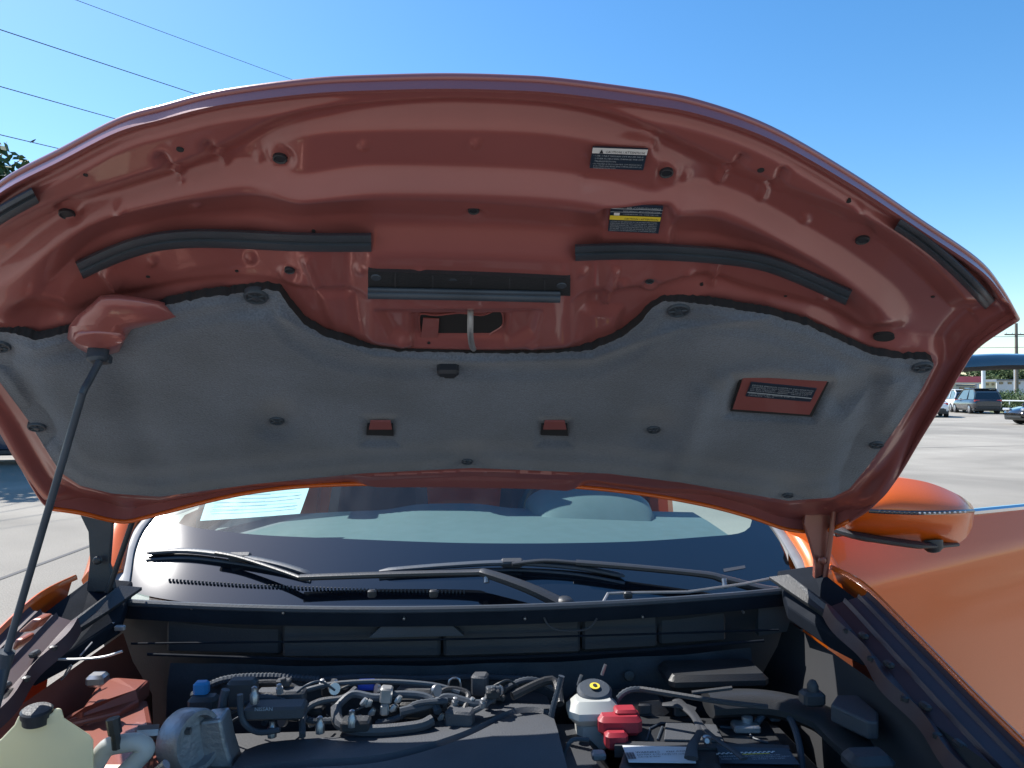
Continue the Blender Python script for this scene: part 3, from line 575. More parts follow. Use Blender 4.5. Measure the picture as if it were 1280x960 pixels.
# panel height under a pixel (to seat plugs on the relief)
_pq = np.stack(proj(PH), -1).reshape(-1, 2); _hf = h.reshape(-1)
def hat(px, py): k = np.argmin(np.hypot(_pq[:, 0]-px, _pq[:, 1]-py)); return float(_hf[k])
def padat(px, py): k = np.argmin(np.hypot(PXg-px, PYg-py)); return float(off.flat[k])+.004
for a, b_, r in FAST:
    f = MB(); o, x, y, nn = hframe(a, b_, padat(a, b_)+.0012); rr = r*.00105
    f.lathe([(rr, -.006), (rr, .001), (rr*.93, .0025), (rr*.8, .0025), (rr*.76, .0005), (rr*.2, .0005), (rr*.15, .0005)], o, nn, 24, 0, xdir=x)
    for k in range(3):
        an = k*math.pi/3+.3; dv = x*math.cos(an)+y*math.sin(an); f.tube([o-dv*rr*.8+nn*.0012, o+dv*rr*.8+nn*.0012], .0013, 4)
    f.lathe([(rr*.32, 0), (rr*.3, .003), (rr*.1, .0035)], o, nn, 12, 0, xdir=x)
    part('fastener', f, 'rubber', hood)
for a, b_, r in PLUGS:
    f = MB(); hh = hat(a, b_); o, x, y, nn = hframe(a, b_, hh+.0015); rr = r*.00098*np.linalg.norm(o-C0)
    f.lathe([(rr, -.004), (rr, .0014), (rr*.85, .002), (rr*.7, .0008), (rr*.15, .0008)], o, nn, 20, 0, xdir=x); part('rubber_plug', f, 'hole', hood)
for a, b_, r in ((225, 187, 4.5), (107, 219, 2.6), (951, 213, 4.4), (1061, 252, 2.8), (185, 346, 2.4), (296, 339, 2.2), (877, 356, 2.4), (982, 370, 2.2), (1166, 371, 2.2), (536, 429, 2.2), (794, 306, 2.5), (392, 290, 2.5)):
    f = MB(); hh = hat(a, b_); o, x, y, nn = hframe(a, b_, hh+.0006); rr = r*.00095*np.linalg.norm(o-C0); f.lathe([(rr, -.003), (rr, .0004), (rr*.5, .0004)], o, nn, 14, 0, xdir=x); part('drain_hole', f, 'dark', hood)
f = MB(); o, x, y, nn = hframe(1105, 422, hat(1105, 422)+.002); f.lathe([(.014, -.004), (.014, .0005), (.005, .0005)], o, nn, 20, 0, xdir=x, sy=.7); part('oval_hole', f, 'dark', hood)

# weatherstrips along the relief
def strip(L, wpx, off, name='weatherstrip', ends=True):
    P = smooth_pts([np.array(q, float) for q in L], 6); rows = []
    for i, p in enumerate(P):
        a = P[max(i-1, 0)]; b = P[min(i+1, len(P)-1)]; d = (b-a)/np.linalg.norm(b-a); nr = np.array([-d[1], d[0]]); ww = wpx
        hh = off+hat(*p)
        row = []
        for k, o in ((-1, -.006), (-1, .006), (-.72, .012), (-.2, .0125), (.05, .0095), (.3, .0125), (.75, .011), (1, .005), (1, -.006)):
            row.append(H(np.array(p[0]+nr[0]*k*ww), np.array(p[1]+nr[1]*k*ww), hh+o))
        rows.append(row)
    G = np.array(rows)
    sm = G.copy()
    for _ in range(6): sm[1:-1] = (sm[:-2]+sm[1:-1]*2+sm[2:])/4
    m = MB(); m.grid(sm); n = G.shape[1]; m.add(sm[0], [tuple(range(n))]); m.add(sm[-1], [tuple(range(n))[::-1]]); return part(name, m, 'rubber', hood, angle=60)
strip([(99, 338), (140, 319), (185, 304), (235, 298), (300, 299), (380, 303), (464, 303)], 12, .0)
strip([(719, 316), (780, 314), (850, 316), (920, 322), (965, 331), (1010, 349), (1061, 372)], 10.5, .0)
strip([(1122, 280), (1150, 298), (1185, 327), (1215, 356), (1238, 381)], 9, .0)
strip([(44, 244), (20, 257), (-12, 276), (-50, 304)], 11, .0)
# central seal bar over the latch
hc_ = max(hat(470, 345), hat(580, 345), hat(700, 350), hat(580, 366), hat(480, 366), hat(690, 366))+.004
cb = MB(); A = [H(np.array(float(a)), np.array(float(b)), o) for a, b, o in ((460, 339, hc_), (713, 348, hc_), (713, 370, hc_+.002), (460, 364, hc_+.002))]
cb.prism(A, -HN*.014); part('seal_carrier', cb, 'plastic', hood, smooth=False)
lip = MB(); lip.tube([H(np.array(460.), np.array(368.), hc_+.008), H(np.array(580.), np.array(370.), hc_+.008), H(np.array(700.), np.array(373.), hc_+.008)], .0055, 10, flat=1.0); lip.tube([H(np.array(460.), np.array(362.), hc_+.005), H(np.array(700.), np.array(367.), hc_+.005)], .003, 8)
part('latch_seal', lip, 'rubber', hood)
for a in (494, 541, 589, 637, 681):
    rb = MB(); rb.tube([H(np.array(float(a)), np.array(341+.036*(a-460)), hc_+.001), H(np.array(float(a)), np.array(360+.03*(a-460)), hc_+.002)], .0012, 4); part('carrier_rib', rb, 'greyplastic', hood)
for a, b_ in ((470, 346), (566, 350), (702, 356)):
    rb = MB(); disc(rb, a, b_, .006, hc_); part('carrier_clip', rb, 'rubber', hood)
# latch opening and striker
def poly_on(L, o): return [H(np.array(float(a)), np.array(float(b)), o) for a, b in L]
op = MB(); hl = hat(577, 404)
HOLE = [(524, 398), (527, 392), (545, 394), (575, 391), (600, 394), (612, 391), (618, 388), (626, 389), (629, 397), (628, 407), (616, 415), (604, 420), (560, 419), (530, 417), (525, 410)]
op.prism(poly_on(HOLE, hl+.0015), -HN*.001); part('latch_opening', op, 'dark', hood, smooth=False)
rm = MB(); rm.tube(smooth_pts(poly_on(HOLE+HOLE[:1], hl+.002), 3), .0013, 5); part('opening_lip', rm, 'inner', hood)
tb = MB(); tb.prism(poly_on([(529, 398), (549, 399), (547, 424), (526, 423)], hl+.005), -HN*.0015); part('latch_tab', tb, 'inner', hood, smooth=False)
ss = MB(); ss.tube(smooth_pts([poly_on([(588, 380)], hl+.001)[0], poly_on([(588, 396)], hl+.02)[0], poly_on([(588, 418)], hl+.034)[0], poly_on([(590, 432)], hl+.03)[0], poly_on([(592, 436)], hl+.008)[0]], 5), .0042, 8); part('striker', ss, 'alu', hood)
sp = MB(); sp.prism(poly_on([(566, 376), (612, 377), (607, 392), (570, 391)], hl+.003), -HN*.003); part('striker_plate', sp, 'inner', hood, smooth=False)
# hood safety bumper hanging through the pad
bz = MB(); o, x, y, nn = hframe(560, 460, .024)
bz.box(o-y*.002, (.031, .018, .022), R=np.c_[x, y, nn], bev=.004); bz.box(o-y*.014+x*.002, (.02, .01, .016), R=np.c_[x, y, nn], bev=.003); part('rubber_stop', bz, 'hole', hood)
# two slots in the pad where the painted panel shows
for px in (475, 693):
    f = MB(); f.prism(poly_on([(px-16, 531), (px+16, 531), (px+17, 545), (px-17, 544)], .021), -HN*.003); part('pad_slot', f, 'dark', hood, smooth=False)
    f = MB(); f.prism(poly_on([(px-12, 527), (px+13, 527), (px+15, 537), (px-14, 537)], .0245), -HN*.003); part('painted_tab', f, 'inner', hood, smooth=False)
# prop-rod bracket: painted dome pushed through the felt
BR = [(86, 408), (96, 395), (112, 382), (126, 369), (150, 368), (180, 372), (205, 378), (215, 386), (229, 395), (200, 404), (166, 412), (155, 428), (149, 441), (120, 448), (98, 436), (84, 424)]
br = MB(); cen = (135, 405); rings = []
for k, o in ((1.0, .012), (.93, .020), (.8, .025), (.55, .029), (.25, .030)): rings.append(poly_on([(cen[0]+(a-cen[0])*k, cen[1]+(b-cen[1])*k) for a, b in BR+BR[:1]], o))
br.grid(np.array(rings)); br.add(rings[-1][:-1], [tuple(range(len(BR)))]); part('prop_rod_bracket', br, 'inner', hood, angle=None)
cp = MB(); o, x, y, nn = hframe(124, 424, .030); cp.lathe([(.030, -.01), (.030, -.001), (.027, .002), (.006, .003)], o, nn, 28, 0, xdir=x, sy=.62); part('bracket_cap', cp, 'inner', hood)
cp = MB(); o, x, y, nn = hframe(122, 444, .032); cp.lathe([(.013, -.01), (.013, .006), (.008, .010), (.004, .010)], o, nn, 16, 0, xdir=x, sy=.7); cp.box(o-y*.012, (.024, .010, .012), R=np.c_[x, y, nn], bev=.002); part('rod_pivot', cp, 'rubber', hood)

# labels
def label_on(name, corners, o, title, lines, bgm, titlem, bands):
    """corners TL,TR,BR,BL in pixels; draws plate, bands and lettering"""
    c = poly_on(corners, o); TLc, TRc, BRc, BLc = c; X = TRc-TLc; Wd = np.linalg.norm(X); X = X/Wd; Yv = TLc-BLc; Ht = np.linalg.norm(Yv); Yv = Yv/Ht
    m = MB(); m.prism(c, -HN*.0015); pl = part(name, m, bgm, hood, smooth=False)
    for y0, y1, mm in bands:
        b = MB(); q = [BLc+X*Wd*.0+Yv*Ht*y1+HN*.0006, BLc+X*Wd+Yv*Ht*y1+HN*.0006, BLc+X*Wd+Yv*Ht*y0+HN*.0006, BLc+Yv*Ht*y0+HN*.0006]; b.add(q, [(0, 1, 2, 3)]); part(name+'_band', b, mm, hood, smooth=False)
    return BLc+HN*.0012, X, Yv, Wd, Ht
O_, X_, Y_, W_, H_ = label_on('caution_label', [(741, 184), (810, 186.5), (804, 213), (737, 210)], hat(772, 198)+.004, '', [], 'navy', 'white', [(.74, 1.0, 'white')])
sh = X_+0*X_; fr1 = (O_, X_, Y_)
text_mesh([('\u25B2' if False else 'CAUTION / ATTENTION', W_*.24, H_*.79, H_*.155, 'LEFT')], 1, fr1, 'label_title', M['ink'], hood, W_*.95)
tri = MB(); tri.add([O_+X_*W_*.13+Y_*H_*.78+HN*.0003, O_+X_*W_*.20+Y_*H_*.78+HN*.0003, O_+X_*W_*.165+Y_*H_*.96+HN*.0003], [(0, 1, 2)]); part('warning_triangle', tri, 'ink', hood, smooth=False)
text_mesh([('• USE ONLY NISSAN CVT FLUID NS-3.', W_*.03, H_*.62, H_*.098, 'LEFT'), ('  OTHER FLUIDS WILL DAMAGE THE CVT', W_*.03, H_*.49, H_*.098, 'LEFT'), ('  TRANSMISSION.', W_*.03, H_*.36, H_*.098, 'LEFT'), ("• N'UTILISEZ QUE DU LIQUIDE CVT NISSAN NS-3.", W_*.03, H_*.24, H_*.08, 'LEFT'), ("  D'AUTRES LIQUIDES ENDOMMAGERONT LA", W_*.03, H_*.13, H_*.08, 'LEFT'), ('  TRANSMISSION CVT.', W_*.03, H_*.03, H_*.08, 'LEFT')], 1, fr1, 'label_text', M['lwhite'], hood, W_*.96)
O_, X_, Y_, W_, H_ = label_on('air_conditioning_label', [(764, 256), (829, 258.5), (823, 292), (760, 289)], hat(794, 274)+.0055, '', [], 'navy', 'white', [(.47, .63, 'yellow'), (.875, .895, 'lwhite'), (.76, .775, 'lwhite')])
fr1 = (O_, X_, Y_)
text_mesh([('AIR CONDITIONING', W_*.30, H_*.90, H_*.10, 'LEFT'), ('REFRIGERANT  HFO-1234yf (R1234yf)', W_*.24, H_*.80, H_*.06, 'LEFT'), ('COMPRESSOR OIL  TYPE: ND-OIL', W_*.24, H_*.69, H_*.055, 'LEFT')]+
          [(t, W_*.02, H_*(.40-.068*i), H_*.056, 'LEFT') for i, t in enumerate(("SYSTEM TO BE SERVICED BY QUALIFIED PERSONNEL.", "IMPROPER SERVICE MAY CAUSE INJURY. REFER TO", "SERVICE MANUAL. CONFORMS TO SAE J639.", "LE SYSTEME DOIT ETRE ENTRETENU PAR DU PERSONNEL", "QUALIFIE. CONSULTER LE MANUEL DE SERVICE", "AVANT TOUTE INTERVENTION. CONFORME SAE J639."))], 1, fr1, 'label_text', M['lwhite'], hood, W_*.96)
text_mesh([('CAUTION / ATTENTION', W_*.28, H_*.505, H_*.09, 'LEFT')], 1, fr1, 'label_title', M['ink'], hood, W_*.95)
ic = MB(); ic.add([O_+X_*W_*a+Y_*H_*b+HN*.0003 for a, b in ((.07, .66), (.18, .66), (.18, .76), (.07, .76))], [(0, 1, 2, 3)]); part('label_icon', ic, 'white', hood, smooth=False)
# emission label in the pad window
f = MB(); f.prism(poly_on([(926, 470), (1037, 475.5), (1015, 521), (913, 514)], .0215), -HN*.003); part('pad_window_edge', f, 'dark', hood, smooth=False)
f = MB(); f.prism(poly_on([(929, 472), (1034, 477), (1012, 518.5), (916, 511.5)], .0235), -HN*.003); part('painted_window', f, 'inner', hood, smooth=False)
O_, X_, Y_, W_, H_ = label_on('emission_label', [(939, 478), (1021, 486), (1013, 502.5), (932, 495.5)], .0255, '', [], 'navy', 'white', [(.30, .36, 'lwhite')])
text_mesh([('VEHICLE EMISSION CONTROL INFORMATION', W_*.02, H_*.82, H_*.13, 'LEFT')]+[(t, W_*.02, H_*(.70-.115*i), H_*.11, 'LEFT') for i, t in enumerate(('CONFORMS TO REGULATIONS   FUEL: GASOLINE', 'U.S. EPA: T3B30 LDT   CALIFORNIA: LEV3 ULEV70', 'NO ADJUSTMENTS NEEDED   GROUP 2.5 L', '', 'TWC, HO2S, A/F SENSOR, EGR, SFI', 'CATALYST  OBD: II'))], 1, (O_, X_, Y_), 'label_text', M['lwhite'], hood, W_*.96)

# ---------------- hinges
for s, L in ((-1, [(100, 612), (165, 615), (160, 640), (140, 655), (136, 705), (144, 740), (108, 740), (112, 700), (110, 665), (98, 640)]), (1, [(1008, 632), (1052, 628), (1048, 650), (1040, 672), (1034, 690), (1034, 722), (1030, 738), (1018, 735), (1019, 700), (1012, 675), (1005, 655)])):
    dz = []; 
    for a, b in L:
        Yk = 1.555+.02*(1-(b-612)/130.); dz.append(Pd(np.array(float(a)), np.array(float(b)), Yk))
    hg = MB(); hg.prism(dz, (0, .012, 0)); hg.tube([Pd(np.array(float(L[1][0]-8*s-20*(s>0)*0)), np.array(630.), 1.55), dz[5]+np.array([-.008 if s > 0 else -.012, -.006, 0])], .006, 6)
    for bx, by in (((L[0][0]+L[1][0])/2, 632), ((L[4][0]+L[8][0])/2, 700)):
        c = Pd(np.array(float(bx)), np.array(float(by)), 1.55); hg.lathe([(.009, 0), (.009, .008), (.004, .010)], c, (0, -1, 0), 8)
    part('hood_hinge', hg, 'bay' if s > 0 else 'plastic', car, bevel=.002, smooth=False)
# prop rod
rod = MB(); a = H(np.array(124.), np.array(452.), .045); b_ = Pd(np.array(103.), np.array(492.), a[1]-.02); c = Pd(np.array(2.), np.array(838.), .98); d = Pd(np.array(-30.), np.array(960.), .90)
rod.tube(smooth_pts([a, b_*.55+a*.45, b_, b_+(c-b_)*.1, c, d], 5), .0045, 10); part('prop_rod', rod, 'rubber')
gr = MB(); gr.tube([b_+(c-b_)*.93, c, c+(d-c)*.4], .0095, 10); part('rod_grip', gr, 'rubber')

# ---------------- windshield
TG = math.tan(math.radians(28))
def yb_(x): return 1.66+.10*(x/.78)**2
def W(px, py, off=0.0):
    px = np.asarray(px, float); py = np.asarray(py, float); d = ray(px, py); lo = np.full(d.shape[:-1], .8); hi = np.full(d.shape[:-1], 8.)
    for _ in range(50):
        m_ = (lo+hi)/2; p = C0+d*m_[..., None]; f_ = (p[..., 2]-(1.07+off))-TG*(p[..., 1]-yb_(p[..., 0]))   # >0 above the glass
        hi = np.where(f_ < 0, m_, hi); lo = np.where(f_ < 0, lo, m_)
    return C0+d*((lo+hi)/2)[..., None]
xg = np.linspace(-.80, .80, 49)[None, :]; sg = np.linspace(-.10, .92, 33)[:, None]
xg2 = xg*(1-.16*sg); GP = np.stack([xg2, yb_(xg2)+sg-.12*sg*sg*0, 1.07+TG*sg-.06*sg**2*0+0*xg2], -1)
gl = MB(); gl.grid(GP); windshield = part('windshield', gl, 'glass', angle=None)
INN = [(205, 636), (212, 648), (232, 657), (270, 663), (330, 669), (420, 673), (520, 677), (600, 679), (700, 679), (800, 676.5), (880, 671), (922, 667), (936, 660), (940, 652), (936, 643)]
ix = np.array(resamp(INN, 90)); ox = ix.copy(); tl = np.linspace(0, 1, 90)
outL = np.array(resamp([(164, 652), (152, 690), (156, 735), (260, 756), (400, 764), (592, 768), (780, 766), (900, 758), (984, 740), (986, 705), (975, 676), (962, 652), (952, 646)], 90))
fr2 = MB(); rows = []
for k in np.linspace(0, 1, 8): q = ix*(1-k)+outL*k; rows.append(W(q[:, 0], q[:, 1], .0025))
fr2.grid(np.array(rows)); part('glass_frit', fr2, 'frit', windshield, angle=None)
st = MB(); q = W(np.array([904, 931, 932, 905.]), np.array([711, 706.5, 710, 715.]), .0035); st.add(q, [(0, 1, 2, 3)]); part('vin_strip', st, 'cover', windshield, smooth=False)
# side trim of the glass
for s, LL in ((1, [(955, 640), (975, 665), (992, 690), (1006, 715), (1012, 735)]), (-1, [(192, 640), (172, 664), (160, 690), (154, 718), (150, 735)])):
    tr = MB(); P1 = [W(np.array(float(a)), np.array(float(b)), .006) for a, b in smooth_pts([np.array(q, float) for q in LL], 4)]
    tr.tube(P1, [.010+.012*i/len(P1) for i in range(len(P1))], 8, flat=.5); part('glass_side_trim', tr, 'trim')
    ap = MB(); P2 = [p+np.array([s*.05, .03, .012]) for p in P1]; ex = [P2[0]+np.array([-s*.10, .75, .42]), P2[0]+np.array([-s*.05, .35, .2])]
    ap.tube(ex+P2, [.045, .042]+[.040+.006*i/len(P2) for i in range(len(P2))], 10, flat=.75); part('a_pillar', ap, 'paint', angle=None)

# paper against the inside of the glass
pp = bpy.data.materials.new('backlit_paper'); pp.use_nodes = True; t = pp.node_tree; b0 = t.nodes['Principled BSDF']; b0.inputs['Base Color'].default_value = (.88, .9, .88, 1); b0.inputs['Roughness'].default_value = .8
trn = t.nodes.new('ShaderNodeBsdfTranslucent'); trn.inputs[0].default_value = (.8, .82, .8, 1); mxs = t.nodes.new('ShaderNodeMixShader'); mxs.inputs[0].default_value = .12
out = t.nodes['Material Output']; t.links.new(b0.outputs[0], mxs.inputs[1]); t.links.new(trn.outputs[0], mxs.inputs[2]); t.links.new(mxs.outputs[0], out.inputs[0])
pe = empty('paper_sheet', label='white printed paper lying behind the windshield at left', cat='paper')
TLp, TRp, BRp, BLp = [W(np.array(a), np.array(b), -.012) for a, b in ((268., 596.), (392., 594.), (375., 642.), (250., 651.))]
q = MB(); gg = np.array([[TLp*(1-i)*(1-j_)+TRp*i*(1-j_)+BRp*i*j_+BLp*(1-i)*j_+np.array([0, 0, -.006*math.sin(3*i)*math.sin(3*j_)]) for i in np.linspace(0, 1, 9)] for j_ in np.linspace(0, 1, 7)]); q.grid(gg); q.build('page', pp, pe)
q = MB()
for i in range(9):
    v_ = .12+.09*i; a = TLp*(1-v_)+BLp*v_; b = TRp*(1-v_)+BRp*v_; a, b = a+(b-a)*.08, a+(b-a)*(.93 if i % 3 else .6); dd = (BLp-TLp)*.012; up = np.array([0, 0, .0030]); q.add([a+up, b+up, b+dd+up, a+dd+up], [(0, 1, 2, 3)])
q.build('printed_line', mat('pale_print', (.35, .5, .5), .8), pe, smooth=False)

# ---------------- cowl
cx = np.linspace(-.80, .80, 81)
def cy(x): return 1.50+.115*(x/.78)**2
prof = [(-.012, -.030), (-.012, -.004), (-.004, .004), (.008, .004), (.014, -.002), (.022, -.014), (.035, -.030), (.055, -.042), (.075, -.046)]
cw = MB(); Pc = np.array([[(x, cy(x)+a, 1.062+b) for a, b in prof] for x in cx]); cw.grid(Pc); cowl = part('cowl_panel', cw, 'cowl', angle=50)
sl_ = MB(); sl_.tube([(x, cy(x)-.008, 1.064) for x in cx], .0075, 8); part('cowl_seal', sl_, 'rubber', cowl)
vt = MB()
for a_ in np.arange(212, 582, 4.6):
    vt.box(W(np.array(a_), np.array(float(np.interp(a_, [212, 300, 400, 500, 582], [725, 731, 735.5, 738.5, 740]))), .006), (.0036, .004, .006))
o = part('vent_teeth', vt, 'greyplastic', cowl, smooth=False); o['kind'] = 'stuff'
tr = MB(); tr.tube([Pd(np.array(float(a)), np.array(float(b)), 1.56+c) for a, b, c in ((752, 757, -.03), (760, 742, 0), (780, 741, 0), (860, 740, .01), (930, 730, .03), (1000, 716, .06))], .0035, 6); part('cowl_trim', tr, 'foil', cowl)
for a, b in ((465, 742), (542, 742), (785, 744)):
    q = MB(); c = Pd(np.array(float(a)), np.array(float(b)), 1.55); q.box(c, (.018, .012, .016), bev=.003); part('cowl_clip', q, 'plastic', cowl)
for a, b in ((354, 766), (505, 773), (656, 773), (803, 771), (929, 765), (240, 760), (161, 745)):
    q = MB(); c = Pd(np.array(float(a)), np.array(float(b)), 1.485+.1*abs((a-580)/430)**2); q.lathe([(.0028, -.004), (.0028, .003), (.001, .004)], c, (0, -1, -.3), 8); part('seal_stud', q, 'steel', cowl)
# wipers
def wv(a, b, o): return W(np.array(float(a)), np.array(float(b)), o)
for arm, tip, blade in (([(706, 757, .03), (660, 735, .04), (608, 717, .045), (590, 716, .04), (480, 718.5, .035), (375, 722, .035)], [(375, 722, .035), (350, 713, .032), (300, 697, .03), (270, 691, .03)], [(183, 691, .012), (235, 688.5, .016), (300, 696, .018), (350, 706, .016), (388, 718, .012)]),
                        ([(1012, 742, .03), (960, 738, .035), (905, 724, .04), (880, 718, .04), (790, 709, .035), (720, 703.5, .03)], [(720, 703.5, .03), (680, 701, .03), (640, 705, .028)], [(474, 714, .012), (560, 707, .016), (640, 703.5, .018), (720, 709, .016), (781, 720, .012)])):
    wa = empty('wiper'); wa.parent = car
    q = MB(); P = smooth_pts([wv(*k) for k in arm], 4); q.tube(P, [.021-.009*min(1, i/len(P)*1.6) for i in range(len(P))], 8, flat=.6); part('wiper_arm', q, 'plastic', wa)
    q = MB(); q.tube(smooth_pts([wv(*k) for k in tip], 4), .0065, 8, flat=.7); part('wiper_tip', q, 'plastic', wa)
    q = MB(); q.tube(smooth_pts([wv(*k) for k in blade], 5), [.004]+[.0105]*19+[.004], 8, flat=.6); part('wiper_blade', q, 'rubber', wa)
    q = MB(); q.tube(smooth_pts([wv(a, b+9, .004) for a, b, c in blade], 5), .0035, 6); part('rubber_edge', q, 'rubber', wa)
    q = MB(); c = wv(arm[2][0], arm[2][1], .05); q.lathe([(.006, -.02), (.006, .001)], c, (0, .5, 1), 10); part('arm_pin', q, 'steel', wa)
    q = MB(); c = wv(*arm[0]); q.lathe([(.022, -.02), (.022, .006), (.014, .016), (.005, .018)], c, (0, -.2, 1), 16); part('pivot_cap', q, 'plastic', wa)
    q = MB(); c = wv(*blade[2]); q.box(c, (.05, .02, .018), R=Rx(math.radians(28)), bev=.004); part('blade_adapter', q, 'greyplastic', wa)

# ---------------- interior
db_ = MB(); dx = np.linspace(-.74, .74, 61); rows = []
for yy, zz in ((1.86, 1.10), (2.0, 1.115), (2.2, 1.125), (2.36, 1.128), (2.42, 1.118), (2.45, 1.07), (2.46, .95), (2.50, .6)):
    rows.append([(x, yy, zz+(.018*math.exp(-((x+.05)/.16)**4) if 2.3 < yy < 2.43 else 0)-(.02*sst(abs(x)/.74-.2))) for x in dx])
db_.grid(np.array(rows)); dash = part('dashboard', db_, 'dash', angle=50)
ih = MB(); rows = []
for yy, k in ((2.18, .0), (2.24, .55), (2.34, .95), (2.44, 1.0), (2.46, .92)): rows.append([(.40+.20*math.cos(a)*(.8+.2*k), yy, 1.11+.088*k*math.sin(a)**.7) for a in np.linspace(0.01, math.pi-.01, 25)])
ih.grid(np.array(rows)); part('instrument_hood', ih, 'dash', dash, angle=None)
sw_ = MB(); cen = np.array([.38, 2.56, 1.06]); sw_.tube([cen+Rx(-.42)@np.array([.185*math.cos(a), 0, .185*math.sin(a)]) for a in np.linspace(0, 2*math.pi, 41)], .014, 8, caps=False); stw = part('steering_wheel', sw_, 'plastic')
q = MB(); q.box(cen, (.16, .04, .11), bev=.02); q.box(cen, (.36, .02, .03), bev=.008); part('wheel_hub', q, 'plastic', stw)
for x in (-.38, .38):
    se = empty('front_seat'); se.parent = car
    q = MB(); q.box((x, 3.1, .72), (.5, .5, .18), bev=.06); part('seat_cushion', q, 'seat', se)
    q = MB(); q.box((x, 3.36, 1.02), (.48, .14, .58), R=Rx(-.3), taper=.8, bev=.05); part('backrest', q, 'seat', se)
    q = MB(); q.box((x, 3.46, 1.42), (.26, .1, .17), bev=.035); part('headrest', q, 'seat', se)
# cabin shell
rf = MB(); R_ = np.array([[(x, y, 1.66-.05*(x/.6)**2+.0*y-(.10 if y > 4.3 else 0)) for x in np.linspace(-.62, .62, 13)] for y in (2.55, 2.8, 3.4, 4.0, 4.4)]); rf.grid(R_); rf.grid(R_-np.array([0, 0, .04])); part('roof', rf, 'paint')
for s in (-1, 1):
    q = MB()
    for L in ([(s*.62, 2.5, 1.62), (s*.65, 3.2, 1.62), (s*.66, 4.3, 1.52)],): q.tube(L, .04, 8)
    q.tube([(s*.66, 3.05, 1.62), (s*.80, 3.0, 1.1), (s*.84, 3.0, .5)], [.04, .05, .06], 8); q.tube([(s*.64, 4.3, 1.55), (s*.80, 4.5, 1.1), (s*.84, 4.5, .5)], [.05, .06, .07], 8)
    part('body_pillars', q, 'paint')
    q = MB(); yy = np.linspace(3.05, 4.5, 8)
    q.grid(np.array([[(s*(.80+a), y, z) for y in yy] for a, z in ((0, 1.1), (.06, 1.0), (.08, .7), (.04, .35))])); part('rear_door', q, 'paint')
    q = MB(); q.box((s*.84, 2.45, .33), (.12, 1.3, .12), bev=.02); part('sill', q, 'paint')
q = MB(); q.box((0, 3.2, .36), (1.5, 2.8, .06)); part('cabin_floor', q, 'seat', smooth=False)
q = MB(); q.box((0, 4.6, .85), (1.62, .06, .95)); q.box((0, 4.55, 1.40), (1.25, .04, .3), mi=1); part('tailgate', q, [M['paint'], DG], smooth=False)
q = MB(); q.box((.02, 2.42, 1.44), (.24, .03, .07), bev=.02); part('rearview_mirror', q, 'plastic')

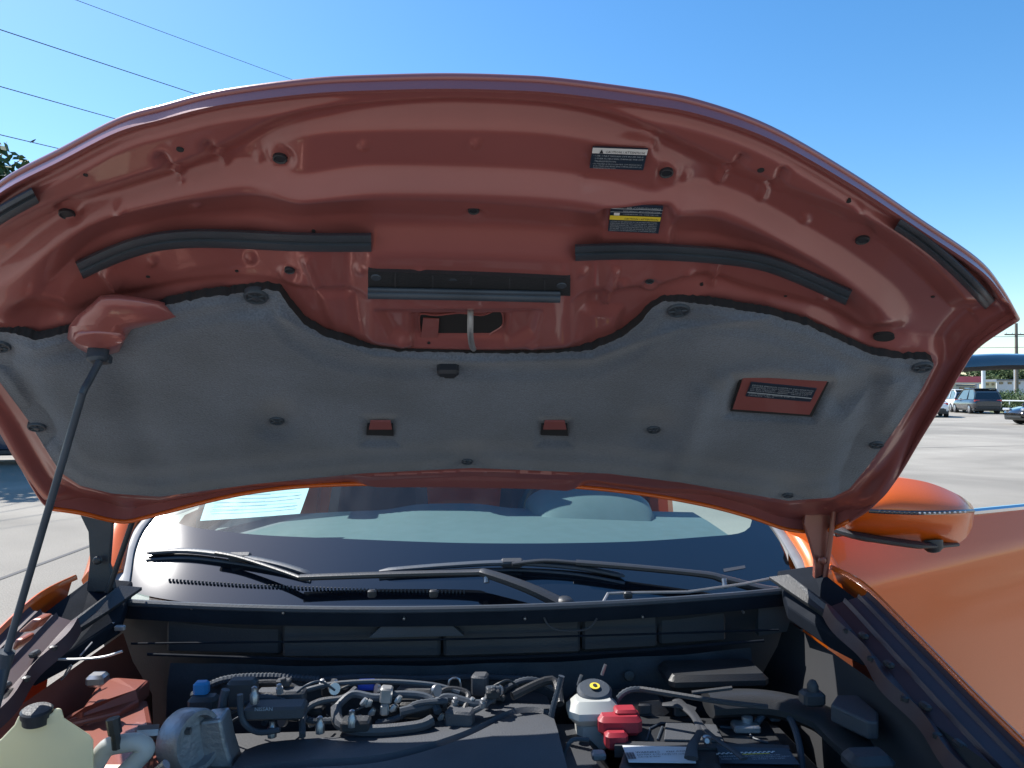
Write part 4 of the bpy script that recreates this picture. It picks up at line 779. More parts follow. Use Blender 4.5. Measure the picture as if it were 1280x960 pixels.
# ---------------- fenders (mirrored)
CREST = [(1020, 696), (1036, 704), (1060, 714), (1087, 731), (1112, 757), (1143, 787), (1188, 832), (1239, 883), (1280, 922), (1360, 1000)]
cr3 = np.array([Px(np.array(float(a)), np.array(float(b)), .80) for a, b in CREST]); cr3 = np.array(smooth_pts(cr3, 5))
yy = cr3[:, 1]; zz = cr3[:, 2]; o_ = np.argsort(yy)
Yf = np.linspace(.62, 1.58, 70); Zf = np.interp(Yf, yy[o_], zz[o_]); Zf = np.convolve(np.pad(Zf, 4, mode='edge'), np.ones(9)/9, 'valid')
MAR = mat('maroon_shaded_apron_paint', (.04, .016, .017), .6, spec=.2, noise=.3)
for s in (-1, 1):
    fn = MB(); rows = []
    for dxx, dzz in ((-.0065, -.010), (-.0055, -.003), (-.003, .0), (.001, -.001), (.006, -.018), (.022, -.075), (.045, -.16), (.06, -.28), (.06, -.45), (.055, -.6)):
        rows.append([(s*(.80+dxx), y, z+dzz) for y, z in zip(Yf, Zf)])
    fn.grid(np.array(rows)); fender = part('fender', fn, 'paint', angle=50)
    # black ribbed gutter between fender and bay
    rl = MB(); rows = []
    for dxx, dzz in ((-.006, -.008), (-.012, -.016), (-.022, -.018), (-.025, -.013), (-.028, -.020), (-.050, -.026), (-.053, -.020), (-.057, -.028), (-.080, -.036), (-.093, -.030), (-.10, -.055)):
        rows.append([(s*(.80+dxx-(.006*math.sin(y*38) if dxx < -.08 else 0)), y, z+dzz) for y, z in zip(Yf[:58], Zf[:58])])
    rl.grid(np.array(rows)); part('fender_rail', rl, mat('plum_brown_metal', (.062, .030, .036), .42, spec=.5, noise=.2), fender, angle=30)
    for k, yv in enumerate((.80, .92, 1.04, 1.12, 1.22, 1.30)):
        q = MB(); z = np.interp(yv, Yf, Zf)-.026; q.box((s*.722, yv, z), (.012, .022, .010), bev=.003); q.lathe([(.007, 0), (.007, .006), (.003, .008)], (s*.708, yv+.03, z-.004), n=10); part('rail_clip', q, 'plastic', fender)
    hc = MB(); Lh = [(s*.70, 1.62, 1.10), (s*.775, 1.60, 1.115), (s*.79, 1.45, 1.085), (s*.785, 1.34, 1.05), (s*.74, 1.33, 1.02), (s*.71, 1.40, 1.03), (s*.68, 1.52, 1.05)]
    hc.prism(Lh, (0, 0, -.03)); part('hinge_cover', hc, 'cowl', fender, smooth=False, bevel=.004)
    q = MB(); q.prism([(s*.665, 1.58, 1.09), (s*.70, 1.56, 1.10), (s*.745, 1.36, 1.052), (s*.74, 1.34, 1.045), (s*.715, 1.42, 1.05)], (0, 0, .006)); part('foam_wedge', q, 'plastic', fender, smooth=False)
    # inner apron and strut tower
    ip = MB(); ip.grid(np.array([[(s*(.70+a), y, z0) for y in np.linspace(.55, 1.62, 10)] for a, z0 in ((.02, .99), (-.0, .93), (-.04, .86), (-.05, .6), (-.05, .4))])); part('inner_apron', ip, 'bay' if s < 0 else 'dark')  # right apron coloured near-black for an unlit look; left keeps bay paint
    q = MB(); c = (s*.62, 1.34, .77 if s < 0 else .68); q.lathe([(.17, -.3), (.165, 0), (.15, .05), (.12, .07), (.07, .072), (.06, .085), (.02, .088)], c, n=28); part('strut_tower', q, 'bay')
    for a in range(3): q = MB(); q.lathe([(.009, 0), (.009, .012), (.004, .02)], (c[0]+.09*math.cos(a*2.1+.4), c[1]+.09*math.sin(a*2.1+.4), c[2]+.072), n=6); part('strut_nut', q, 'steel')
    wl = MB(); wl.lathe([(.22, -.02), (.34, 0), (.36, .03), (.36, .2), (.34, .23), (.24, .22), (.22, .15), (.05, .15)], (s*.68, 1.12, .36), axis=(s, 0, 0), n=36); part('front_wheel', wl, TYRE)
    wl = MB(); wl.lathe([(.22, -.02), (.34, 0), (.36, .03), (.36, .2), (.34, .23), (.24, .22), (.22, .15), (.05, .15)], (s*.68, 3.85, .36), axis=(s, 0, 0), n=36); part('rear_wheel', wl, TYRE)
    q = MB(); q.box((s*.60, .66, .78), (.42, .22, .16), R=Rz(s*.35), bev=.05); part('headlight', q, 'gloss')
q = MB(); q.grid(np.array([[(x, .42+.22*(x/.85)**2+a, z) for x in np.linspace(-.86, .86, 25)] for a, z in ((.12, .90), (.02, .87), (0, .7), (-.04, .5), (0, .3))])); part('front_bumper', q, 'paint')
q = MB(); q.box((0, .62, .90), (1.25, .10, .05), bev=.015); part('radiator_support', q, 'plastic')
# ---------------- bay walls
q = MB(); q.grid(np.array([[(x, 1.55+.09*(x/.78)**2+a, z) for x in np.linspace(-.78, .78, 31)] for a, z in ((-.02, 1.045), (.0, 1.0), (.04, .92), (.05, .8), (.05, .4))])); part('firewall', q, 'greyplastic')
q = MB(); q.box((0, 1.08, .42), (1.5, 1.05, .04)); part('bay_floor', q, 'dark', smooth=False)
q = MB(); q.tube(smooth_pts([(-.62, 1.50, .985), (-.2, 1.47, .975), (.2, 1.47, .975), (.62, 1.50, .985)], 6), .003, 6); q.tube(smooth_pts([(-.66, 1.52, 1.0), (.0, 1.49, 1.005), (.66, 1.52, 1.0)], 6), .0022, 6); part('firewall_harness', q, 'cowl')
for a, w0 in ((-.50, .245), (-.21, .325), (.10, .285), (.33, .165), (.495, .155)):
    q = MB(); q.box((a, 1.548+.05*abs(a/.5)**2, .995), (w0, .03, .085), R=Rz(.12*a/.5), bev=.006); part('firewall_panel', q, 'greyplastic')
q = MB(); q.prism([(-.16, 1.50, 1.035), (-.03, 1.50, 1.035), (.0, 1.50, 1.008), (-.19, 1.50, 1.008)], (0, .02, 0)); part('heat_shield', q, 'cover', smooth=False)
q = MB(); q.tube(smooth_pts([Pd(np.array(float(a)), np.array(float(b)), 1.49) for a, b in ((680, 772), (686, 782), (700, 788), (725, 788), (738, 784), (746, 773))], 4), .0022, 6); part('panel_bead', q, 'greyplastic')

# ---------------- engine
eng = empty('engine'); eng.parent = car
def PZ(a, b, z): return Pz(np.array(float(a)), np.array(float(b)), z)
def PD(a, b, y): return Pd(np.array(float(a)), np.array(float(b)), y)
tp = np.array(resamp([(308, 934), (340, 924), (400, 919), (470, 915), (520, 906), (580, 888), (625, 868), (645, 862), (668, 862), (683, 868)], 50)); rows = []
for k, z in ((0, .86), (0, .893), (.04, .905), (.12, .908), (.40, .912), (.44, .902), (.47, .902), (.50, .912), (.7, .915), (1.3, .91), (2.2, .86)):
    rows.append([PZ(a, b, .905)*[1, 1, 0]+[0, 0, z]+np.array([0, -1, 0])*k*.25 for a, b in tp])
q = MB(); G = np.array(rows); q.grid(G)
for side in (0, -1): q.add(np.vstack([G[:, side], G[:, side]*[1, 1, 0]+[0, 0, .7]]), [(i, i+1, len(G)+i+1, len(G)+i) for i in range(len(G)-1)])
part('engine_cover', q, 'cover', eng, angle=35)
q = MB(); q.box((-.12, 1.22, .74), (.75, .42, .26), bev=.03); part('engine_block', q, 'greyplastic', eng)
# mount / pulley housing at left
c = PD(232, 917, 1.22); q = MB(); q.lathe([(.02, -.004), (.052, .0), (.056, .006), (.056, .040), (.052, .046), (.044, .046), (.042, .03), (.02, .03)], c+[-.01, 0, -.01], (.85, -.45, .15), 36, sx=.86, sy=.86); part('engine_mount', q, 'alu', eng)
q = MB(); c2 = PD(198, 915, 1.2); q.lathe([(.012, 0), (.012, .03), (.006, .034)], c2, (-.9, -.3, .1), 8); q.tube([c2, c2+np.array([.05, 0, 0])], .006, 6); part('mount_bolt', q, 'steel', eng)
q = MB(); q.prism([PD(a, b, 1.22) for a, b in ((250, 902), (276, 899), (282, 930), (292, 962), (238, 962), (244, 935))], (0, .05, 0)); part('mount_arm', q, 'alu', eng, smooth=False, bevel=.005)
q = MB(); q.tube(smooth_pts([PD(a, b, 1.28) for a, b in ((282, 862), (278, 880), (276, 920), (290, 945), (330, 958))], 5), .007, 8); q.tube(smooth_pts([PD(a, b, 1.27) for a, b in ((300, 868), (303, 900), (322, 915), (350, 912))], 5), .005, 8); part('harness_conduit', q, 'rubber', eng)
q = MB(); c = PD(252, 860, 1.33); q.box(c, (.025, .02, .024), bev=.004); part('blue_connector', q, 'lblue', eng); q = MB(); c = PD(255, 880, 1.32); q.box(c, (.05, .03, .03), bev=.006); q.box(c+[0.06, .02, .01], (.05, .03, .05), bev=.006); part('connector_block', q, 'greyplastic', eng)
# ignition coil tray and lettering plate
q = MB(); q.box(PD(345, 887, 1.30), (.10, .04, .022), bev=.004); q.box(PD(352, 872, 1.36), (.085, .03, .03), bev=.004); part('coil_tray', q, 'cover', eng)
o = PD(318, 889, 1.279); text_mesh([('NISSAN', 0, 0, .009, 'LEFT')], 1, (o, (1, 0, 0), (0, 0, 1)), 'cast_lettering', M['lwhite'], eng)
for a, b in ((340, 910), (318, 868), (440, 897), (400, 905)):
    q = MB(); c = PD(a, b, 1.29); q.lathe([(.008, -.015), (.008, .0), (.005, .004), (.005, .012), (.002, .014)], c, n=8); part('hex_bolt', q, 'steel', eng)
q = MB(); q.box(PD(458, 856, 1.40), (.032, .02, .016), bev=.002); part('blue_tag', q, 'blue', eng)
q = MB(); q.box(PD(483, 868, 1.36), (.022, .022, .028), R=Ry(.1), bev=.003); q.box(PD(481, 886, 1.355), (.016, .018, .02), bev=.003); part('silver_actuator', q, 'foil', eng)
for a, b in ((461, 880), (465, 891), (492, 886), (498, 875), (455, 878), (533, 901), (589, 877), (592, 886), (552, 897)):
    q = MB(); c = PD(a, b, 1.35); q.tube([c+[-.006, 0, -.004], c, c+[.004, 0, .007]], [.003, .006, .004], 7); part('bright_fitting', q, 'foil', eng)
for L, r, m in (([(378, 920), (380, 890), (400, 877), (430, 872), (445, 861)], .006, 'cover'), ([(420, 885), (425, 905), (460, 913), (520, 908), (540, 900)], .010, 'cover'), ([(500, 890), (540, 880), (560, 872), (600, 880), (620, 862)], .008, 'rubber'), ([(420, 885), (440, 868), (470, 872), (500, 868), (535, 872), (548, 890)], .007, 'rubber'), ([(540, 875), (560, 862), (585, 868), (580, 890)], .006, 'plastic'), ([(560, 896), (590, 890), (618, 872), (616, 862)], .005, 'cover'), ([(330, 905), (345, 880), (400, 858), (470, 852), (540, 856), (575, 866)], .005, 'rubber'), ([(380, 866), (350, 854), (300, 858), (270, 880)], .006, 'plastic'), ([(640, 870), (690, 850), (700, 880)], .008, 'plastic')):
    q = MB(); q.tube(smooth_pts([PD(a, b, 1.38-.0016*(b-860)) for a, b in L], 5), r, 8); part('hose', q, m, eng)
for a, b, w0, h0, y0 in ((420, 862, .05, .02, 1.42), (520, 885, .06, .03, 1.38), (575, 900, .05, .04, 1.33), (600, 855, .03, .04, 1.42), (520, 862, .07, .012, 1.43), (395, 893, .03, .03, 1.36), (445, 905, .05, .02, 1.3)):
    q = MB(); q.box(PD(a, b, y0), (w0, .03, h0), R=Rz(random.uniform(-.3, .3)), bev=.004); part('valve_block', q, random.choice(['plastic', 'greyplastic', 'cover']), eng)
q = MB(); q.tube(smooth_pts([PD(a, b, 1.4) for a, b in ((560, 868), (562, 850), (574, 849), (576, 868))], 3), .0022, 5); part('lifting_eye', q, 'steel', eng)

def corr(mb, pts, r, n=8, pitch=.0035):
    P = np.array(smooth_pts(pts, 8)); s = np.r_[0, np.cumsum(np.linalg.norm(np.diff(P, axis=0), axis=1))]; k = max(6, int(s[-1]/pitch)); t = np.linspace(0, s[-1], k)
    Q = np.c_[np.interp(t, s, P[:, 0]), np.interp(t, s, P[:, 1]), np.interp(t, s, P[:, 2])]; mb.tube(list(Q), [r*(1 if i % 2 else .82) for i in range(k)], n)
rb_ = np.random.RandomState(11)
for L, r, y0 in (([(300, 880), (330, 872), (360, 880), (385, 900), (430, 900)], .0065, 1.33), ([(470, 905), (500, 896), (520, 880), (560, 876)], .006, 1.34), ([(686, 960), (688, 920), (690, 890), (698, 862), (702, 845)], .006, 1.34), ([(702, 960), (706, 940), (716, 925), (736, 925)], .004, 1.24), ([(400, 850), (450, 846), (520, 848), (600, 846), (680, 850)], .007, 1.47), ([(240, 870), (280, 850), (340, 846), (400, 850)], .008, 1.46), ([(610, 880), (640, 856), (668, 850), (700, 866)], .006, 1.42), ([(780, 905), (770, 880), (790, 862), (840, 868)], .006, 1.38)):
    q = MB(); corr(q, [PD(a, b, y0) for a, b in L], r); part('corrugated_conduit', q, 'rubber', eng)
for k in range(46):
    a = rb_.uniform(292, 640); b = rb_.uniform(852, 905-max(0, (a-480))*.18); y0 = 1.36+rb_.uniform(-.03, .06)
    q = MB(); c = PD(a, b, y0); typ = k % 4
    if typ == 0: q.box(c, (rb_.uniform(.012, .03), .016, rb_.uniform(.008, .018)), R=Rz(rb_.uniform(-.6, .6)), bev=.002); q.box(c+[0, -.004, .007], (.008, .01, .006), bev=.001); part('connector', q, rb_.choice(['plastic', 'greyplastic', 'rubber']), eng)
    elif typ == 1: q.lathe([(.0065, -.01), (.0065, 0), (.0045, .0), (.0045, .006), (.003, .007)], c, (rb_.uniform(-.2, .2), -.2, 1), 6); part('bolt_head', q, 'alu', eng)
    elif typ == 2: q.lathe([(.0095, -.003), (.0105, -.003), (.0105, .003), (.0095, .003)], c, (rb_.uniform(-1, 1), rb_.uniform(-1, 0), .3), 14); part('hose_clamp', q, 'steel', eng)
    else:
        d = rb_.uniform(-.04, .04); q.tube(smooth_pts([c+[-.03, 0, -.01], c+[-.01, -.01, .006+d*.1], c+[.012, 0, .008], c+[.034, .01, -.012]], 4), .0022, 6); part('wire', q, rb_.choice(['rubber', 'plastic', 'cover']), eng)
q = MB(); q.grid(np.array([[(x, 1.515+.07*(x/.7)**2-.02*k+.004*math.sin(x*24), z) for x in np.linspace(-.60, .62, 41)] for k, z in ((0, .945), (.3, .935), (.9, .90), (1.1, .84), (1, .76))])); part('firewall_insulation', q, 'felt2')
for x in (-.5, -.3, -.1, .12, .34, .52):
    q = MB(); q.lathe([(.011, 0), (.010, .002), (.004, .003)], (x, 1.495+.07*(x/.7)**2, .915), (0, -1, .3), 14); part('insulation_clip', q, 'plastic')
# ---------------- brake fluid reservoir
br_ = empty('brake_fluid_reservoir'); br_.parent = car
c = PD(741, 884, 1.36); q = MB()
for k, (w0, h0, z) in enumerate(((.072, .06, -.06),)): q.box(c+[0, .0, -.004], (.094, .07, .044), bev=.016); q.box(c+[0.0, .01, -.05], (.06, .05, .06), bev=.01)
part('reservoir_body', q, 'whiteplastic', br_)
q = MB(); c2 = PD(743, 861, 1.38); q.lathe([(.030, -.022), (.033, -.018), (.033, .004), (.028, .009), (.010, .010)], c2+[0, 0, -.006], (0, -.25, 1), 26); part('cap', q, 'rubber', br_)
q = MB(); q.lathe([(.0095, 0), (.0095, .0012), (.004, .0014)], c2+[0, -.004, .0065], (0, -.25, 1), 18); part('cap_sticker', q, 'yellow', br_)
q = MB(); q.lathe([(.004, 0), (.004, .001)], c2+[0, -.0045, .0085], (0, -.25, 1), 10); part('cap_mark', q, 'ink', br_)
for a, b in ((725, 849), (755, 836)): q = MB(); cc = PD(a, b, 1.42); q.tube([cc+[-.004, 0, -.012], cc, cc+[.003, 0, .008]], .0035, 6); part('pin', q, 'steel', br_)

# ---------------- battery
bt = empty('battery'); bt.parent = car
ZB = .885
def BZ(a, b, dz=0.0): p = PZ(a, b, ZB); return p+np.array([0, 0, dz])
q = MB(); q.prism([BZ(772, 962), BZ(1000, 966), BZ(960, 900), BZ(795, 893)], (0, 0, -.19)); part('battery_case', q, 'plastic', bt, smooth=False, bevel=.004)
q = MB(); q.prism([BZ(768, 935, .004), BZ(988, 940, .004), BZ(986, 934, .004), BZ(770, 929, .004)], (0, 0, -.02)); part('case_ridge', q, 'greyplastic', bt, smooth=False)
for L in ([(808, 927), (812, 912), (826, 905), (866, 907)], [(900, 910), (930, 912), (943, 925), (960, 930)], [(822, 926), (828, 910)]):
    q = MB(); q.tube([BZ(a, b, .002) for a, b in L], .0022, 6); part('lid_moulding', q, 'rubber', bt)
q = MB(); q.prism([BZ(830, 928, .006), BZ(905, 930, .006), BZ(895, 909, .006), BZ(832, 907, .006)], (0, 0, -.006)); part('vent_cover', q, 'cover', bt, smooth=False, bevel=.002)
# stickers
q = MB(); q.prism([BZ(778, 936, .006), BZ(866, 938, .006), BZ(870, 958, .006), BZ(786, 957, .006)], (0, 0, -.001)); part('white_sticker', q, 'white', bt, smooth=False)
q = MB(); q.prism([BZ(896, 937, .006), BZ(985, 940, .006), BZ(1000, 960, .006), BZ(900, 958, .006)], (0, 0, -.001)); part('black_sticker', q, 'navy', bt, smooth=False)
A = BZ(778, 956, .0075); fr1 = (A, (1, 0, 0), (.0, 1, 0))
text_mesh([('WARNING', .028, .022, .0085, 'LEFT'), ('BATTERY ACID MAY', .028, .014, .006, 'LEFT'), ('CAUSE BURNS', .028, .007, .006, 'LEFT'), ('KEEP AWAY', .080, .022, .007, 'LEFT'), ('FROM CHILDREN', .080, .013, .006, 'LEFT')], 1, fr1, 'sticker_text', M['ink'], bt)
q = MB()
for i in range(12): q.box(A+[.006+i*.0016, .015, 0], (.0009 if i % 3 else .0004, .022, .0004))
part('bar_lines', q, 'ink', bt, smooth=False)
A = BZ(900, 957, .0075); q = MB()
for i in range(13):
    for k in range(2): q.box(A+[.004+i*.0078+k*.0039, .0235+k*.0028, 0], (.004, .0022, .0004))
part('chequer_row', q, 'white', bt, smooth=False)
q = MB(); q.box(A+[.066, .0195, .0002], (.052, .0016, .0004)); part('yellow_line', q, 'yellow', bt, smooth=False)
text_mesh([('DANGER / POISON', .004, .012, .007, 'LEFT'), ('SHIELD EYES', .004, .004, .006, 'LEFT'), ('EXPLOSIVE GASES CAN', .056, .013, .005, 'LEFT'), ('CAUSE BLINDNESS OR INJURY', .056, .007, .005, 'LEFT'), ('NO SPARKS  NO FLAMES', .056, .001, .005, 'LEFT')], 1, (A, (1, 0, 0), (0, 1, 0)), 'sticker_text', M['lwhite'], bt)
q = MB(); a0 = BZ(773, 915, .02); q.box(a0, (.078, .058, .034), R=Rz(-.05), bev=.008); q.box(a0+[-.012, -.035, -.016], (.04, .03, .03), bev=.006); q.box(a0+[.012, .0, .019], (.04, .03, .01), bev=.004); part('red_terminal_cover', q, 'red', bt)
q = MB(); q.box(BZ(748, 944, .0), (.024, .02, .012), bev=.003); part('fuse_clamp', q, 'alu', bt)
q = MB(); q.box(BZ(932, 914, .008), (.048, .03, .014), R=Rz(-.1), bev=.003); q.lathe([(.010, 0), (.010, .012), (.006, .014)], BZ(934, 912, .012), n=16); part('terminal_clamp', q, 'alu', bt)
q = MB(); q.tube(smooth_pts([BZ(946, 914, .015), BZ(962, 908, .03), BZ(985, 915, .03), BZ(1000, 935, .0), BZ(1004, 960, -.05)], 4), .006, 8); q.box(BZ(966, 905, .016), (.02, .03, .014), bev=.003); part('ground_cable', q, 'rubber', bt)
# hold-down bracket
q = MB(); Y0 = BZ(850, 896)[1]
for L, r in (([(846, 890), (856, 899), (868, 912), (874, 930), (866, 948), (864, 965)], [.011, .010, .007, .0055, .009, .012]), ([(858, 897), (868, 908), (880, 926), (898, 942), (918, 956), (930, 966)], [.009, .006, .0055, .0055, .006, .007])):
    q.tube(smooth_pts([BZ(a, b, .022) for a, b in L], 4), np.interp(np.linspace(0, 1, 21), np.linspace(0, 1, 6), r), 8, flat=.35, up=(0, 0, 1))
q.tube([BZ(828, 894, .02), BZ(845, 896, .024), BZ(870, 900, .02)], [.008, .014, .008], 8, flat=.3, up=(0, 0, 1)); part('hold_down', q, 'greyplastic', bt)
q = MB(); q.box(PD(851, 888, Y0+.0), (.026, .006, .024), bev=.003); part('bracket_tab', q, 'greyplastic', bt)
q = MB(); q.box(PD(806, 886, Y0+.01), (.026, .008, .022), bev=.004); part('bracket_tab', q, 'greyplastic', bt)
q = MB(); q.lathe([(.006, -.004), (.006, .003), (.003, .004)], PD(852, 885, Y0-.005), (0, -1, 0), 12); part('tab_bolt', q, 'dark', bt)
q = MB(); q.tube([BZ(884, 965, .05), BZ(884, 940, .02)], .004, 8); q.lathe([(.008, 0), (.008, .008), (.004, .01)], BZ(884, 946, .026), n=6); part('threaded_rod', q, 'steel', bt)

# ---------------- air duct, fuse boxes (right)
q = MB(); P = smooth_pts([PZ(a, b, .93-.0005*(b-860)) for a, b in ((885, 880), (940, 878), (985, 884), (1030, 900), (1060, 925), (1085, 950), (1100, 990))], 5); q.tube(P, [.038]*len(P), 12, flat=.55, up=(0, 0, 1)); part('air_duct', q, 'plastic')
q = MB(); q.tube(smooth_pts([PZ(a, b, .95) for a, b in ((800, 861), (862, 871), (900, 877), (960, 884))], 4), .005, 6); q.tube([PZ(865, 866, .95), PZ(915, 860, .96)], .004, 6); part('duct_flange', q, 'greyplastic')
q = MB(); q.prism([PZ(a, b, .965) for a, b in ((1038, 880), (1046, 868), (1072, 868), (1098, 890), (1098, 902), (1085, 902))], (0, 0, -.03)); part('fuse_box_lid', q, 'cover', smooth=False, bevel=.004)
q = MB(); q.box(PZ(1015, 872, .955), (.04, .03, .025), bev=.005); q.lathe([(.01, 0), (.01, .012), (.006, .02), (.002, .022)], PZ(1016, 865, .965), n=10); part('relay_block', q, 'greyplastic')
q = MB(); q.box(PD(1085, 952, 1.1), (.07, .05, .03), bev=.01); part('duct_clamp', q, 'greyplastic')
q = MB(); q.box((.50, 1.47, .93), (.20, .10, .03), bev=.01); q.box((.30, 1.44, .88), (.2, .1, .05), bev=.02); q.box((.48, 1.30, .80), (.3, .25, .12), bev=.03); part('air_box', q, 'plastic')
q = MB(); q.prism([PD(a, b, 1.60) for a, b in ((948, 760), (1003, 748), (1006, 786), (948, 795))], (0, .02, 0)); part('cowl_end_panel', q, 'cover', smooth=False)
# ---------------- washer bottle and filler
wb = empty('washer_bottle'); wb.parent = car
PB = [(-40, 975), (-30, 935), (0, 925), (18, 906), (24, 893), (66, 892), (68, 885), (77, 885), (80, 897), (112, 918), (117, 925), (117, 975)]
q = MB(); q.prism([PD(a, b, .98) for a, b in PB], (-.055, .10, -.045)); bo_ = part('bottle_body', q, 'bottle', wb, smooth=True, angle=None, bevel=.020); bo_.modifiers['bevel'].segments = 5; bo_.modifiers['bevel'].harden_normals = False
q = MB(); c = PD(46, 893, .985); q.lathe([(.0165, -.008), (.0165, .0), (.0185, .001), (.0185, .008), (.016, .010), (.004, .0102)], c+[0, 0, -.002], (.05, -.12, 1), 28); part('filler_cap', q, 'plastic', wb, smooth=False)
pi = empty('coolant_pipe'); pi.parent = car
q = MB(); q.tube(smooth_pts([PD(a, b, 1.06) for a, b in ((118, 958), (132, 936), (150, 930), (172, 928), (182, 936), (172, 950), (150, 972))], 6), .0125, 12); part('elbow', q, 'whiteplastic', pi)
q = MB(); q.tube([PD(146, 936, 1.05), PD(144, 915, 1.05)], .006, 8); q.tube([PD(144, 917, 1.05), PD(141, 898, 1.05)], .009, 8); part('valve', q, 'plastic', pi)
q = MB(); q.tube([PD(195, 966, 1.04), PD(208, 955, 1.04)], .007, 8); part('fitting', q, 'steel', pi)
# ---------------- left side bits that catch the sun
q = MB(); TPZ = [PZ(a, b, z) for a, b, z in ((70, 908, .955), (84, 893, .965), (104, 884, .975), (118, 862, .965), (132, 846, .975), (150, 846, .975), (188, 849, .97), (172, 864, .97), (176, 876, .955), (150, 888, .955))]
q.prism(TPZ, (0, .0, -.03)); part('tower_brace', q, 'bay', smooth=False, bevel=.008)
q = MB(); q.prism([PZ(a, b, .945) for a, b in ((60, 925), (80, 902), (112, 880), (185, 872), (192, 905), (186, 960), (120, 960))], (0, 0, -.3)); part('tower_side', q, 'bay', smooth=False, bevel=.01)
q = MB(); q.box(PD(122, 849, 1.31), (.03, .03, .02), bev=.005); part('brace_nut', q, 'steel')
q = MB(); q.tube(smooth_pts([PD(a, b, 1.33) for a, b in ((68, 824), (100, 824), (130, 821), (153, 814))], 4), .0022, 6); q.tube(smooth_pts([PD(a, b, 1.35) for a, b in ((78, 848), (86, 834), (90, 832), (84, 842), (76, 850))], 3), .0016, 5); q.tube([PD(100, 820, 1.36), PD(115, 803, 1.4)], .0016, 5); part('brake_line', q, 'foil')
q = MB(); q.prism([PD(a, b, 1.5) for a, b in ((118, 785), (131, 774), (142, 779), (138, 787))], (0, .01, 0)); q.box(PD(150, 785, 1.5), (.02, .01, .01), bev=.002); part('harness_clip', q, 'foil', smooth=False)
q = MB(); q.prism([PD(a, b, 1.05) for a, b in ((20, 792), (40, 774), (53, 774), (40, 790))], (0, .03, .0)); q.prism([PD(a, b, 1.0) for a, b in ((12, 818), (18, 799), (30, 799), (24, 808))], (0, .03, 0)); part('rail_bracket', q, 'bay', smooth=False, bevel=.004)

pdr = empty('passenger_door'); pdr.parent = car
q = MB(); ys_ = np.linspace(2.10, 3.0, 16); q.grid(np.array([[(-(.80+a), y, z) for y in ys_] for a, z in ((-.03, 1.16), (.0, 1.12), (.06, 1.0), (.08, .7), (.05, .38))])); part('door_skin', q, 'paint', pdr)
q = MB(); q.grid(np.array([[(-.74, y, z) for y in ys_] for z in (1.155, .8, .4)])); part('door_card', q, 'seat', pdr)
q = MB(); q.add([(-.775, 2.2, 1.15), (-.775, 3.0, 1.15), (-.64, 3.0, 1.60), (-.64, 2.55, 1.60)], [(0, 1, 2, 3)]); part('window_glass', q, M['tint'], pdr, smooth=False)
q = MB(); q.add([(-.80, 3.1, 1.12), (-.80, 4.4, 1.12), (-.66, 4.25, 1.50), (-.66, 3.1, 1.60)], [(0, 1, 2, 3)]); part('rear_window', q, M['tint'], car, smooth=False)
# ---------------- driver door, opened
dr = empty('front_door'); dr.parent = car
HG = np.array([.86, 1.80, 0]); an = math.radians(20)      # direction of the opened door from its hinge
D1 = np.array([math.cos(an), math.sin(an), 0]); DN = np.array([math.sin(an), -math.cos(an), 0])      # outward face normal, towards the camera
def dp(s, z, o=0.0): return HG+D1*s+DN*o+np.array([0, 0, z])
zs = np.linspace(.38, 1.158, 34); ss_ = np.linspace(0, 1.12, 50)
def dprof(s, z):
    o = .07*math.sin(max(0, min(1, (z-.3)/.95))*math.pi)**.7
    o = 0.0; zc = 1.005+.075*s; zl = .870+.01*s; sp = lambda q, w: w*math.log1p(math.exp(min(60, q/w)))
    o -= .42*sp(z-zc, .006)+.30*sp(zl-z, .010)          # shoulder crease, lower break
    o += .010*math.exp(-(((z-(.93+.10*(s-.4)))/.035)**2))*sst((s-.28)/.25)   # raised swage
    o += .06
    return o
q = MB(); q.grid(np.array([[dp(s, z, dprof(s, z)) for s in ss_] for z in zs])); q.grid(np.array([[dp(s, z, -.07) for s in ss_[::7]] for z in zs[::6]]))
q.grid(np.array([[dp(0, z, dprof(0, z)), dp(0, z, -.07)] for z in zs])); part('door_skin', q, 'paint', dr, angle=None)
q = MB(); q.tube([dp(s, 1.162, .012) for s in (0, .4, .8, 1.12)], .011, 8); part('belt_trim', q, 'chrome', dr)
FR = [dp(.0, 1.16, -.01), dp(.16, 1.28, -.03), dp(.36, 1.44, -.06), dp(.58, 1.565, -.09), dp(.85, 1.595, -.10), dp(1.12, 1.60, -.10)]
FP = [np.array(p_) for p_ in smooth_pts(FR, 6)]
q = MB(); q.grid(np.array([[p_+np.array(o) for p_ in FP] for o in ((0, .050, .012), (0, .030, .024), (0, .012, .017), (0, -.002, -.002), (0, -.006, -.014))])); q.tube([dp(1.10, 1.60, -.10), dp(1.12, 1.13, -.01)], .028, 8); part('window_frame', q, 'gloss', dr, angle=None)
q = MB(); q.grid(np.array([[p_+np.array(o) for p_ in FP] for o in ((0, -.006, -.014), (0, -.003, -.021), (0, .015, -.028), (0, .045, -.02), (0, .050, .012))])); part('window_seal', q, 'dark', dr, angle=None)
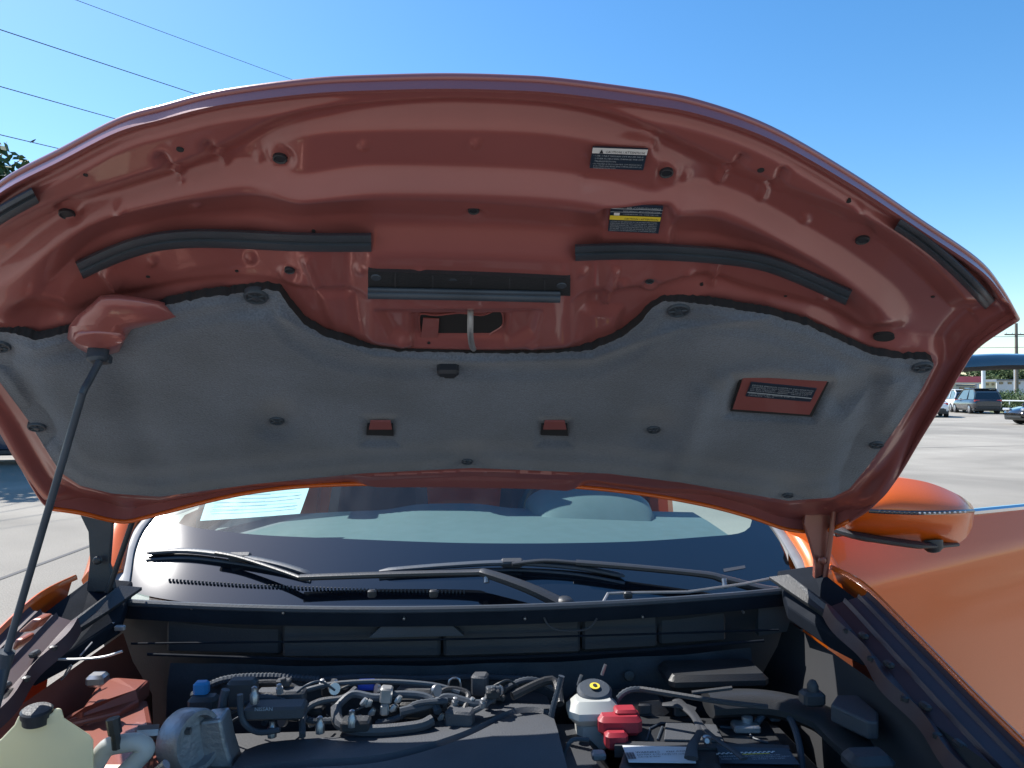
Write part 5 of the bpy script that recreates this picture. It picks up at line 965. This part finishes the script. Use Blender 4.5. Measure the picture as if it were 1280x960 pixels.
# mirror
mi_ = empty('side_mirror'); mi_.parent = car
YM = 1.62
TOPM = [(1050, 640), (1062, 615), (1090, 600), (1120, 597), (1160, 603), (1195, 617), (1213, 629), (1218, 637)]
def shell(top, bot, y0, depth, n=24, k=13):
    T = np.array(resamp(top, n)); B = np.array(resamp(bot, n)); rows = []
    for j_ in np.linspace(0, 1, k):
        row = []
        for i in range(n):
            p = T[i]*(1-j_)+B[i]*j_; u_ = i/(n-1)*2-1; b2 = max(0, 1-abs(u_)**2.6)**.5; row.append(PD(p[0], p[1], y0-depth*b2*(math.sin(math.pi*(.12+.76*j_)) if True else 1)))
        rows.append(row)
    return np.array(rows)
FULL = [(1052, 662), (1064, 669), (1090, 674), (1130, 679), (1170, 682), (1200, 678), (1214, 662), (1218, 641)]
G = shell(TOPM, FULL, YM+.06, .13)
q = MB(); q.grid(G); bk = G.copy(); bk[..., 1] = YM+.09; ring = np.vstack([G[0], G[1:, -1], G[-1][::-1], G[:-1, 0][::-1]]); rb = ring.copy(); rb[:, 1] = YM+.10; n_ = len(ring)
q.add(np.vstack([ring, rb]), [(i, (i+1) % n_, n_+(i+1) % n_, n_+i) for i in range(n_)]); q.add(rb, [tuple(range(n_))]); part('mirror_cap', q, 'paint', mi_, angle=60)
def on_shell(px, py, out=.004):
    tx, ty = proj(G.reshape(-1, 3)); k = np.argmin(np.hypot(tx-px, ty-py)); p = G.reshape(-1, 3)[k]; return PD(px, py, p[1]-out)
q = MB(); L = [on_shell(a, 638.5+.0*(a)+2.5*math.sin((a-1085)/133*math.pi)) for a in np.linspace(1086, 1216, 22)]; sm = np.array(L)
for _ in range(5): sm[1:-1] = (sm[:-2]+2*sm[1:-1]+sm[2:])/4
q.tube(list(sm), .0052, 8, flat=.9); part('signal_housing', q, 'gloss', mi_)
for i in range(2, 20):
    q = MB(); q.box(sm[i]+[0, -.005, 0], (.0052 if i < 17 else .008, .003, .004), bev=.0008); part('signal_lens', q, 'lens' if i > 9 else 'cover', mi_)
q = MB(); P = [PD(a, b, YM+c) for a, b, c in ((1045, 662, .05), (1075, 670, .0), (1110, 676, -.02), (1160, 682, -.03), (1195, 680, .02))]; q.tube(smooth_pts(P, 4), [.016]*6+[.014]*6+[.009]*5, 8, flat=.6); part('mirror_base', q, 'plastic', mi_)
q = MB(); q.lathe([(.022, -.01), (.02, .008), (.012, .016), (.003, .018)], PD(1166, 681, YM-.01), (0, -.25, -1), 18); part('surround_camera', q, 'plastic', mi_)
q = MB(); q.prism([PD(a, b, YM+.08) for a, b in ((1042, 655), (1072, 657), (1075, 668), (1045, 672))], (0, .05, .0)); part('sail_panel', q, 'gloss', mi_, smooth=False, bevel=.003)
